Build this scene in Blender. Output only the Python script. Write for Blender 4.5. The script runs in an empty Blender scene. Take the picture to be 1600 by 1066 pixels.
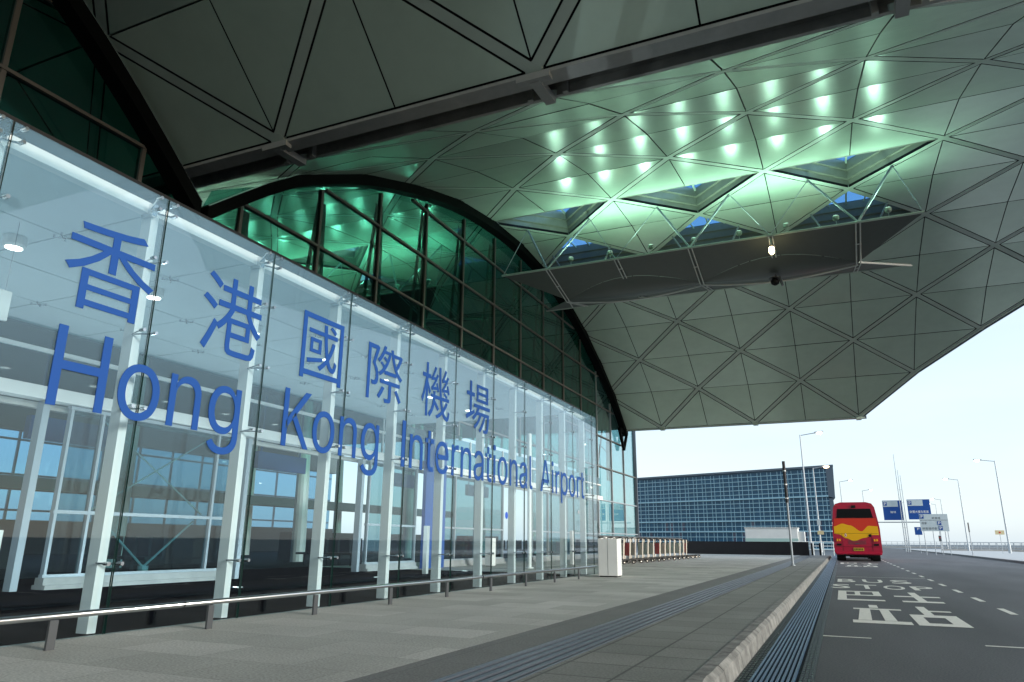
import bpy, math, random, json
from mathutils import Vector, Matrix
random.seed(7)
C = bpy.context.scene.collection
V = Vector

# ------------------------------------------------------------------ camera
cam_data = bpy.data.cameras.new('camera')
cam = bpy.data.objects.new('camera', cam_data); C.objects.link(cam)
yaw, pitch, roll = math.radians(24.06), math.radians(15.63), math.radians(0.473)
fw = V((-math.sin(yaw)*math.cos(pitch), math.cos(yaw)*math.cos(pitch), math.sin(pitch)))
rt = V((math.cos(yaw), math.sin(yaw), 0)); up = rt.cross(fw)
r2 = rt*math.cos(roll)+up*math.sin(roll); u2 = -rt*math.sin(roll)+up*math.cos(roll)
M4 = Matrix((( r2.x, u2.x, -fw.x, 0), (r2.y, u2.y, -fw.y, 0), (r2.z, u2.z, -fw.z, .85), (0, 0, 0, 1)))
cam.matrix_world = M4
cam_data.sensor_width = 36; cam_data.lens = 25.15
cam_data.clip_start = 0.05; cam_data.clip_end = 6000
sc = bpy.context.scene; sc.camera = cam

# ------------------------------------------------------------------ sky, sun, exposure
SUN_EL, SUN_ROT = math.radians(14), math.radians(100)
w = bpy.data.worlds.new('World'); sc.world = w; w.use_nodes = True
nt = w.node_tree; bg = nt.nodes['Background']
sky = nt.nodes.new('ShaderNodeTexSky'); sky.sky_type = 'NISHITA'; sky.sun_disc = False
sky.sun_elevation = SUN_EL; sky.sun_rotation = SUN_ROT
sky.air_density = 1.0; sky.dust_density = 1.2; sky.ozone_density = 1.2
# thin even overcast veil mixed into the sky
veil = nt.nodes.new('ShaderNodeMix'); veil.data_type = 'RGBA'
veil.inputs[0].default_value = 0.55
nt.links.new(sky.outputs[0], veil.inputs[6])
wc = nt.nodes.new('ShaderNodeTexCoord'); wm = nt.nodes.new('ShaderNodeMapping'); wm.inputs['Scale'].default_value = (1.5, 1.5, 6)
wn = nt.nodes.new('ShaderNodeTexNoise'); wn.inputs['Scale'].default_value = 1.6; wn.inputs['Detail'].default_value = 5
wr = nt.nodes.new('ShaderNodeValToRGB'); wr.color_ramp.elements[0].color = (5.1, 6.2, 7.2, 1); wr.color_ramp.elements[1].color = (6.1, 7.1, 8.0, 1)
wr.color_ramp.elements[0].position = .3; wr.color_ramp.elements[1].position = .7
nt.links.new(wc.outputs['Generated'], wm.inputs[0]); nt.links.new(wm.outputs[0], wn.inputs['Vector']); nt.links.new(wn.outputs['Fac'], wr.inputs[0])
nt.links.new(wr.outputs[0], veil.inputs[7])
nt.links.new(veil.outputs[2], bg.inputs[0])
bg.inputs[1].default_value = 0.135
sun = bpy.data.lights.new('sun', 'SUN'); sun.energy = 2.5; sun.angle = math.radians(12)
sun.color = (1, .96, .90)
so = bpy.data.objects.new('sun', sun); C.objects.link(so)
sd = V((math.sin(SUN_ROT)*math.cos(SUN_EL), math.cos(SUN_ROT)*math.cos(SUN_EL), math.sin(SUN_EL)))
so.rotation_euler = sd.to_track_quat('Z', 'Y').to_euler(); so.location = (60, -10, 30)
sc.view_settings.view_transform = 'Standard'; sc.view_settings.look = 'None'
sc.view_settings.gamma = 1; sc.view_settings.exposure = 0.62
sc.cycles.max_bounces = 12; sc.cycles.transparent_max_bounces = 40
sc.cycles.glossy_bounces = 5; sc.cycles.diffuse_bounces = 5
sc.cycles.sample_clamp_indirect = 4.0
sc.cycles.caustics_reflective = False; sc.cycles.caustics_refractive = False

# ------------------------------------------------------------------ materials
MATS = {}
def mat(name, col, rough=.5, metal=0., spec=.5, bump=None, vary=None, emit=None, estr=0., coat=0.):
    m = bpy.data.materials.new(name); m.use_nodes = True; t = m.node_tree
    p = t.nodes['Principled BSDF']
    p.inputs['Base Color'].default_value = (*col, 1); p.inputs['Roughness'].default_value = rough
    p.inputs['Metallic'].default_value = metal; p.inputs['Specular IOR Level'].default_value = spec
    p.inputs['Coat Weight'].default_value = coat
    tc = t.nodes.new('ShaderNodeTexCoord')
    if vary:                                   # (scale, amount)
        n = t.nodes.new('ShaderNodeTexNoise'); n.inputs['Scale'].default_value = vary[0]
        n.inputs['Detail'].default_value = 6; n.inputs['Roughness'].default_value = .65
        t.links.new(tc.outputs['Object'], n.inputs['Vector'])
        mr = t.nodes.new('ShaderNodeMapRange'); mr.inputs['From Min'].default_value = .3; mr.inputs['From Max'].default_value = .7
        mr.inputs['To Min'].default_value = 1-vary[1]; mr.inputs['To Max'].default_value = 1+vary[1]
        t.links.new(n.outputs['Fac'], mr.inputs['Value'])
        mx = t.nodes.new('ShaderNodeMix'); mx.data_type = 'RGBA'; mx.blend_type = 'MULTIPLY'; mx.inputs[0].default_value = 1
        mx.inputs[6].default_value = (*col, 1); t.links.new(mr.outputs[0], mx.inputs[7])
        t.links.new(mx.outputs[2], p.inputs['Base Color'])
    if bump:                                   # (scale, strength)
        n = t.nodes.new('ShaderNodeTexNoise'); n.inputs['Scale'].default_value = bump[0]; n.inputs['Detail'].default_value = 4
        t.links.new(tc.outputs['Object'], n.inputs['Vector'])
        b = t.nodes.new('ShaderNodeBump'); b.inputs['Strength'].default_value = bump[1]; b.inputs['Distance'].default_value = .01
        t.links.new(n.outputs['Fac'], b.inputs['Height']); t.links.new(b.outputs[0], p.inputs['Normal'])
    if emit:
        p.inputs['Emission Color'].default_value = (*emit, 1); p.inputs['Emission Strength'].default_value = estr
    MATS[name] = m
    return m

def glass(name, tint, rough=.0, haze=0., hazecol=(.48, .79, 1.0), refl=1.0, grad=None):
    m = bpy.data.materials.new(name); m.use_nodes = True; t = m.node_tree
    for n in list(t.nodes):
        if n.type != 'OUTPUT_MATERIAL': t.nodes.remove(n)
    out = [n for n in t.nodes if n.type == 'OUTPUT_MATERIAL'][0]
    tr = t.nodes.new('ShaderNodeBsdfTransparent'); tr.inputs[0].default_value = (*tint, 1)
    gl = t.nodes.new('ShaderNodeBsdfGlossy'); gl.inputs['Roughness'].default_value = rough
    lw = t.nodes.new('ShaderNodeLayerWeight'); lw.inputs['Blend'].default_value = .5
    pw = t.nodes.new('ShaderNodeMath'); pw.operation = 'POWER'; pw.inputs[1].default_value = 4.5
    t.links.new(lw.outputs['Facing'], pw.inputs[0])
    ma = t.nodes.new('ShaderNodeMath'); ma.operation = 'MULTIPLY_ADD'; ma.inputs[1].default_value = .9*refl; ma.inputs[2].default_value = .045*refl
    t.links.new(pw.outputs[0], ma.inputs[0])
    base = tr
    if haze > 0:
        d = t.nodes.new('ShaderNodeBsdfDiffuse'); d.inputs[0].default_value = (*hazecol, 1)
        tl = t.nodes.new('ShaderNodeBsdfTranslucent'); tl.inputs[0].default_value = (*hazecol, 1)
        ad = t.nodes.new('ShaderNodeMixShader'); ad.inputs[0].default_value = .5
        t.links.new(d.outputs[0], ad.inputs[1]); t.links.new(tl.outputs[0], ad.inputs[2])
        mf = t.nodes.new('ShaderNodeMixShader'); mf.inputs[0].default_value = haze
        if grad:                               # sky sheen put into the pane colour, denser towards the top edge
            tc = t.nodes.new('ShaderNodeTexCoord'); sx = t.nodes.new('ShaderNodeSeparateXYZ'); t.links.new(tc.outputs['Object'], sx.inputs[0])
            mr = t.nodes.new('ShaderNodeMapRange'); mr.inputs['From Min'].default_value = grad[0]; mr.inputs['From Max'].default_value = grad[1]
            mr.inputs['To Min'].default_value = 0; mr.inputs['To Max'].default_value = haze; t.links.new(sx.outputs['Z'], mr.inputs['Value']); t.links.new(mr.outputs[0], mf.inputs[0])
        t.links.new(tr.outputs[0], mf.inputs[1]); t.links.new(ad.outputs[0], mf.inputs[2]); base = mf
    mx = t.nodes.new('ShaderNodeMixShader')
    t.links.new(ma.outputs[0], mx.inputs[0]); t.links.new(base.outputs[0], mx.inputs[1]); t.links.new(gl.outputs[0], mx.inputs[2])
    t.links.new(mx.outputs[0], out.inputs[0])
    MATS[name] = m
    return m

def slab_mat(name, c1, c2, mortar, bw, bh, msize, rough=.65, off=.5, scale=1., spec=.4, grain=.30, stain=.24):
    m = bpy.data.materials.new(name); m.use_nodes = True; t = m.node_tree; p = t.nodes['Principled BSDF']
    tc = t.nodes.new('ShaderNodeTexCoord')
    b = t.nodes.new('ShaderNodeTexBrick'); b.offset = off; b.inputs['Scale'].default_value = scale
    b.inputs['Color1'].default_value = (*c1, 1); b.inputs['Color2'].default_value = (*c2, 1); b.inputs['Mortar'].default_value = (*mortar, 1)
    b.inputs['Brick Width'].default_value = bw; b.inputs['Row Height'].default_value = bh
    b.inputs['Mortar Size'].default_value = msize; b.inputs['Mortar Smooth'].default_value = .3
    t.links.new(tc.outputs['Object'], b.inputs['Vector'])
    n = t.nodes.new('ShaderNodeTexNoise'); n.inputs['Scale'].default_value = 55; n.inputs['Detail'].default_value = 4
    t.links.new(tc.outputs['Object'], n.inputs['Vector'])
    n2 = t.nodes.new('ShaderNodeTexNoise'); n2.inputs['Scale'].default_value = .7; n2.inputs['Detail'].default_value = 7
    t.links.new(tc.outputs['Object'], n2.inputs['Vector'])
    def rng(src, lo, hi):
        mr = t.nodes.new('ShaderNodeMapRange'); mr.inputs['From Min'].default_value = .32; mr.inputs['From Max'].default_value = .68
        mr.inputs['To Min'].default_value = lo; mr.inputs['To Max'].default_value = hi; t.links.new(src, mr.inputs['Value']); return mr.outputs[0]
    mu = t.nodes.new('ShaderNodeMath'); mu.operation = 'MULTIPLY'
    t.links.new(rng(n.outputs['Fac'], 1-grain, 1+grain), mu.inputs[0]); t.links.new(rng(n2.outputs['Fac'], 1-stain, 1+stain*.6), mu.inputs[1])
    mx = t.nodes.new('ShaderNodeMix'); mx.data_type = 'RGBA'; mx.blend_type = 'MULTIPLY'; mx.inputs[0].default_value = 1
    t.links.new(b.outputs['Color'], mx.inputs[6]); t.links.new(mu.outputs[0], mx.inputs[7])
    t.links.new(mx.outputs[2], p.inputs['Base Color'])
    p.inputs['Roughness'].default_value = rough; p.inputs['Specular IOR Level'].default_value = spec
    bp = t.nodes.new('ShaderNodeBump'); bp.inputs['Strength'].default_value = .35; bp.inputs['Distance'].default_value = .006
    t.links.new(n.outputs['Fac'], bp.inputs['Height']); t.links.new(bp.outputs[0], p.inputs['Normal'])
    MATS[name] = m
    return m

mat('white_paint', (.80, .79, .75), .38, vary=(3, .04))
mat('white_steel', (.74, .77, .74), .4, vary=(4, .05))
mat('steel', (.62, .63, .64), .22, 1.)
mat('dark_steel', (.10, .105, .11), .45, .6)
mat('black', (.008, .008, .009), .6, spec=.2)
mat('black_frame', (.004, .005, .005), .7, spec=.05)
mat('mullion_dark', (.13, .125, .11), .5)
mat('panel', (.58, .72, .60), .235, .15, .55, vary=(1.2, .05))
mat('member', (.52, .61, .53), .42, vary=(2, .05))
mat('beam_grey', (.42, .42, .38), .6, vary=(2.5, .2))
mat('beam_light', (.42, .42, .39), .6, vary=(2.5, .12))
mat('roof_top', (.55, .56, .57), .5)
mat('brown', (.008, .007, .006), .4, spec=.3)
mat('well', (.22, .225, .19), .5, vary=(3, .1))
mat('reflector', (.125, .145, .13), .45, .1, vary=(5, .05))
mat('reflector_gloss', (.13, .15, .14), .35, .15)
mat('sign_blue', (.010, .065, .27), .5, spec=.25)
mat('letter_blue', (.018, .085, .52), .4)
mat('board_blue', (.015, .07, .26), .35)
mat('black_floor', (.006, .005, .008), .5, .0, .0, vary=(2, .2))
mat('vest_ceiling', (.52, .60, .60), .45, vary=(1.4, .05))
mat('dark_wall', (.012, .010, .013), .55, vary=(4, .25))
mat('concrete', (.34, .34, .33), .8, vary=(1.6, .15), bump=(30, .3))
mat('kerbstone', (.175, .175, .162), .8, vary=(6, .55), bump=(28, .7))
mat('land', (.05, .065, .08), .5, vary=(.05, .12))
mat('island', (.46, .47, .47), .6, vary=(1.2, .1))
mat('paint_mark', (.72, .71, .64), .55, vary=(14, .13))
mat('groove', (.006, .008, .012), .7, spec=.08)
mat('rib', (.10, .112, .13), .34, .15, vary=(12, .15))
mat('channel_blue', (.055, .13, .23), .35, .6, vary=(6, .22))
mat('channel_side', (.035, .05, .055), .45, .3, vary=(40, .3))
mat('bus_magenta', (.47, .005, .038), .3, spec=.3, coat=.15)
mat('bus_red', (.72, .030, .006), .3, spec=.3, coat=.15)
mat('bus_yellow', (.95, .50, .008), .35, spec=.3)
mat('bus_glass', (.004, .004, .005), .15, spec=.1)
mat('tyre', (.012, .012, .012), .8)
mat('tail_red', (.55, .02, .015), .2)
mat('plate_yellow', (.55, .38, .03), .5)
mat('rubber', (.02, .02, .02), .7)
mat('lamp_grey', (.36, .40, .43), .45, .2)
mat('fill_lens', (1, 1, .95), .5, emit=(.9, 1, .95), estr=.6)  # lens of the added lobby fill lights
mat('lamp_glow', (1, .8, .6), .5, emit=(1, .72, .42), estr=14)
mat('lamp_white', (1, .9, .8), .5, emit=(1, .88, .72), estr=12)
mat('bulb', (1, .85, .6), .5, emit=(1, .80, .42), estr=16)
mat('downlight', (1, 1, 1), .5, emit=(1, .97, .9), estr=5)
mat('tower_glass', (.014, .078, .140), .15, spec=.3, vary=(.6, .25))
mat('tower_grid', (.38, .60, .68), .45)
mat('tower_grey', (.11, .14, .17), .55)
mat('tower_glass_dark', (.006, .02, .07), .12, spec=.7)
mat('trolley_sign_a', (.75, .72, .62), .5)
mat('trolley_sign_b', (.70, .12, .12), .5)
mat('trolley_sign_c', (.60, .68, .64), .5)
mat('trolley_metal', (.50, .46, .40), .45, .1)
mat('trolley_dark', (.03, .028, .026), .6)
mat('box_white', (.66, .68, .66), .5, vary=(2, .05))
mat('pale_green', (.34, .50, .46), .5)
mat('sign_face', (.45, .52, .54), .5)
mat('sign_yellow', (.62, .52, .30), .5)
mat('hall_floor', (.02, .03, .035), .6, spec=.02)
mat('hall_upper', (.09, .115, .105), .6, vary=(.8, .15))
mat('hall_dark', (.010, .018, .018), .5)
mat('teal_band', (.02, .10, .12), .4)
mat('pole_dark', (.02, .02, .025), .5)
glass('screen_glass', (.88, .955, .98), haze=.18, refl=1.1, grad=(1.4, 4.2))  # pale blue layer imitates reflected sky on the upper panes
glass('facade_glass', (.35, .64, .59), refl=.8)
glass('corner_glass', (.76, .93, .94), refl=1.5)
glass('clear_glass', (.50, .66, .68))
glass('far_glass', (.40, .60, .72))
glass('roof_glass', (.42, .66, .90))
mat('glass_edge', (.01, .05, .04), .2)

def asphalt():
    m = mat('asphalt', (.050, .051, .055), .62, spec=.45)
    t = m.node_tree; p = t.nodes['Principled BSDF']; tc = t.nodes.new('ShaderNodeTexCoord')
    n = t.nodes.new('ShaderNodeTexNoise'); n.inputs['Scale'].default_value = 60; n.inputs['Detail'].default_value = 3
    n2 = t.nodes.new('ShaderNodeTexNoise'); n2.inputs['Scale'].default_value = .55; n2.inputs['Detail'].default_value = 6
    mp = t.nodes.new('ShaderNodeMapping'); mp.inputs['Scale'].default_value = (1.4, .22, 1)
    t.links.new(tc.outputs['Object'], mp.inputs[0]); t.links.new(mp.outputs[0], n2.inputs['Vector']); t.links.new(tc.outputs['Object'], n.inputs['Vector'])
    r = t.nodes.new('ShaderNodeValToRGB'); r.color_ramp.elements[0].color = (.024, .025, .030, 1); r.color_ramp.elements[1].color = (.108, .109, .115, 1)
    r.color_ramp.elements[0].position = .3; r.color_ramp.elements[1].position = .72
    t.links.new(n.outputs['Fac'], r.inputs[0])
    mr = t.nodes.new('ShaderNodeMapRange'); mr.inputs['From Min'].default_value = .3; mr.inputs['From Max'].default_value = .7
    mr.inputs['To Min'].default_value = .62; mr.inputs['To Max'].default_value = 1.4; t.links.new(n2.outputs['Fac'], mr.inputs['Value'])
    mx = t.nodes.new('ShaderNodeMix'); mx.data_type = 'RGBA'; mx.blend_type = 'MULTIPLY'; mx.inputs[0].default_value = 1
    t.links.new(r.outputs[0], mx.inputs[6]); t.links.new(mr.outputs[0], mx.inputs[7]); t.links.new(mx.outputs[2], p.inputs['Base Color'])
    b = t.nodes.new('ShaderNodeBump'); b.inputs['Strength'].default_value = .5; b.inputs['Distance'].default_value = .006
    t.links.new(n.outputs['Fac'], b.inputs['Height']); t.links.new(b.outputs[0], p.inputs['Normal'])
asphalt()
slab_mat('paving_light', (.49, .485, .45), (.33, .33, .30), (.25, .25, .225), .9, .62, .005, off=.5, stain=.16)
slab_mat('paving_dark', (.165, .165, .155), (.15, .15, .142), (.11, .11, .105), 1.4, .55, .006, off=0, stain=.12)
slab_mat('paving_strip', (.22, .22, .20), (.175, .178, .162), (.075, .075, .07), .48, .54, .012, off=0, stain=.2)

# ------------------------------------------------------------------ mesh helpers
class MB:
    def __init__(s): s.v = []; s.f = []; s.mi = []
    def add(s, vs, fs, mi=0):
        b = len(s.v); s.v += [tuple(x) for x in vs]; s.f += [tuple(b+i for i in f) for f in fs]; s.mi += [mi]*len(fs); return s
    def box(s, a, b, mi=0):
        x0, y0, z0 = a; x1, y1, z1 = b
        vs = [(x0,y0,z0),(x1,y0,z0),(x1,y1,z0),(x0,y1,z0),(x0,y0,z1),(x1,y0,z1),(x1,y1,z1),(x0,y1,z1)]
        return s.add(vs, [(3,2,1,0),(4,5,6,7),(0,1,5,4),(1,2,6,5),(2,3,7,6),(3,0,4,7)], mi)
    def bar(s, p, q, wd, h, upv=(0,0,1), mi=0):
        p, q = V(p), V(q); d = (q-p).normalized(); u = V(upv)
        if abs(d.dot(u.normalized())) > .98: u = V((1,0,0))
        sd = d.cross(u).normalized()*wd/2; uu = sd.normalized().cross(d).normalized()*h/2
        vs = [e+a*sd+b*uu for e in (p, q) for a, b in ((-1,-1),(1,-1),(1,1),(-1,1))]
        return s.add(vs, [(3,2,1,0),(4,5,6,7),(0,1,5,4),(1,2,6,5),(2,3,7,6),(3,0,4,7)], mi)
    def tube(s, p, q, r, n=8, r2=None, mi=0):
        p, q = V(p), V(q); d = (q-p).normalized(); u = V((0,0,1)) if abs(d.z) < .95 else V((1,0,0))
        a = d.cross(u).normalized(); b = d.cross(a); r2 = r if r2 is None else r2
        vs = [p+(a*math.cos(2*math.pi*i/n)+b*math.sin(2*math.pi*i/n))*r for i in range(n)]+[q+(a*math.cos(2*math.pi*i/n)+b*math.sin(2*math.pi*i/n))*r2 for i in range(n)]
        fs = [(i, (i+1)%n, n+(i+1)%n, n+i) for i in range(n)]+[tuple(range(n-1,-1,-1)), tuple(range(n,2*n))]
        return s.add(vs, fs, mi)
    def path(s, pts, r, n=8):
        for a, b in zip(pts, pts[1:]): s.tube(a, b, r, n)
        return s
    def prism(s, poly, off, mi=0):
        n = len(poly); o = V(off); vs = [V(p) for p in poly]+[V(p)+o for p in poly]
        fs = [tuple(range(n)), tuple(range(2*n-1, n-1, -1))]+[(i, n+i, n+(i+1)%n, (i+1)%n) for i in range(n)]
        return s.add(vs, fs, mi)
    def lathe(s, c, prof, n=16, mi=0):
        cx, cy, cz = c; vs = []
        for r, z in prof: vs += [(cx+r*math.cos(2*math.pi*i/n), cy+r*math.sin(2*math.pi*i/n), cz+z) for i in range(n)]
        fs = []
        for k in range(len(prof)-1): fs += [(k*n+i, k*n+(i+1)%n, (k+1)*n+(i+1)%n, (k+1)*n+i) for i in range(n)]
        fs += [tuple(range(n-1,-1,-1)), tuple((len(prof)-1)*n+i for i in range(n))]
        return s.add(vs, fs, mi)
    def build(s, name, mats, parent=None, loc=None, bevel=0, smooth=False):
        me = bpy.data.meshes.new(name); me.from_pydata(s.v, [], s.f)
        if isinstance(mats, str): mats = [mats]
        for m in mats: me.materials.append(MATS[m])
        for p, i in zip(me.polygons, s.mi): p.material_index = i; p.use_smooth = smooth
        me.update()
        o = bpy.data.objects.new(name, me); C.objects.link(o)
        if parent is not None: o.parent = parent
        if loc: o.location = loc
        if bevel:
            b = o.modifiers.new('bevel', 'BEVEL'); b.width = bevel; b.segments = 2; b.limit_method = 'ANGLE'
        return o

def tag(o, label, cat, group=None):
    o['label'] = label; o['category'] = cat
    if group: o['group'] = group
    return o
def thing(name, label, cat, loc=(0,0,0), rz=0, group=None):
    o = bpy.data.objects.new(name, None); C.objects.link(o); o.location = loc; o.rotation_euler = (0, 0, rz)
    o.empty_display_size = .2
    return tag(o, label, cat, group)
def struct(name, mb, m, **k):
    o = mb.build(name, m, **k); o['kind'] = 'structure'; return o
def copy_tree(o, parent=None):
    c = o.copy(); C.objects.link(c); c.parent = parent
    for ch in [x for x in bpy.data.objects if x.parent == o]: copy_tree(ch, c)
    return c
def text_polys(ch, bold=0.):
    cu = bpy.data.curves.new('t', 'FONT'); cu.body = ch; cu.size = 1; cu.offset = bold; cu.resolution_u = 3
    o = bpy.data.objects.new('t', cu); C.objects.link(o)
    dg = bpy.context.evaluated_depsgraph_get(); me = bpy.data.meshes.new_from_object(o.evaluated_get(dg))
    vs = [(v.co.x, v.co.y) for v in me.vertices]; fs = [tuple(p.vertices) for p in me.polygons]
    bpy.data.objects.remove(o); bpy.data.curves.remove(cu); bpy.data.meshes.remove(me)
    return vs, fs
def fit(vs, x0, x1, y0, y1):
    ax = min(v[0] for v in vs); bx = max(v[0] for v in vs); ay = min(v[1] for v in vs); by = max(v[1] for v in vs)
    return [(x0+(x-ax)/(bx-ax)*(x1-x0), y0+(y-ay)/(by-ay)*(y1-y0)) for x, y in vs]
def bezier_polys(splines):
    cu = bpy.data.curves.new('t', 'CURVE'); cu.dimensions = '2D'; cu.fill_mode = 'BOTH'; cu.resolution_u = 4
    for s in splines:
        sp = cu.splines.new('BEZIER'); sp.bezier_points.add(len(s)-1); sp.use_cyclic_u = True
        for b, p in zip(sp.bezier_points, s):
            b.handle_left_type = b.handle_right_type = 'FREE'
            b.handle_left = (p[0], p[1], 0); b.co = (p[2], p[3], 0); b.handle_right = (p[4], p[5], 0)
    o = bpy.data.objects.new('t', cu); C.objects.link(o)
    dg = bpy.context.evaluated_depsgraph_get(); me = bpy.data.meshes.new_from_object(o.evaluated_get(dg))
    vs = [(v.co.x, v.co.y) for v in me.vertices]; fs = [tuple(p.vertices) for p in me.polygons]
    bpy.data.objects.remove(o); bpy.data.curves.remove(cu); bpy.data.meshes.remove(me)
    return vs, fs
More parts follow.
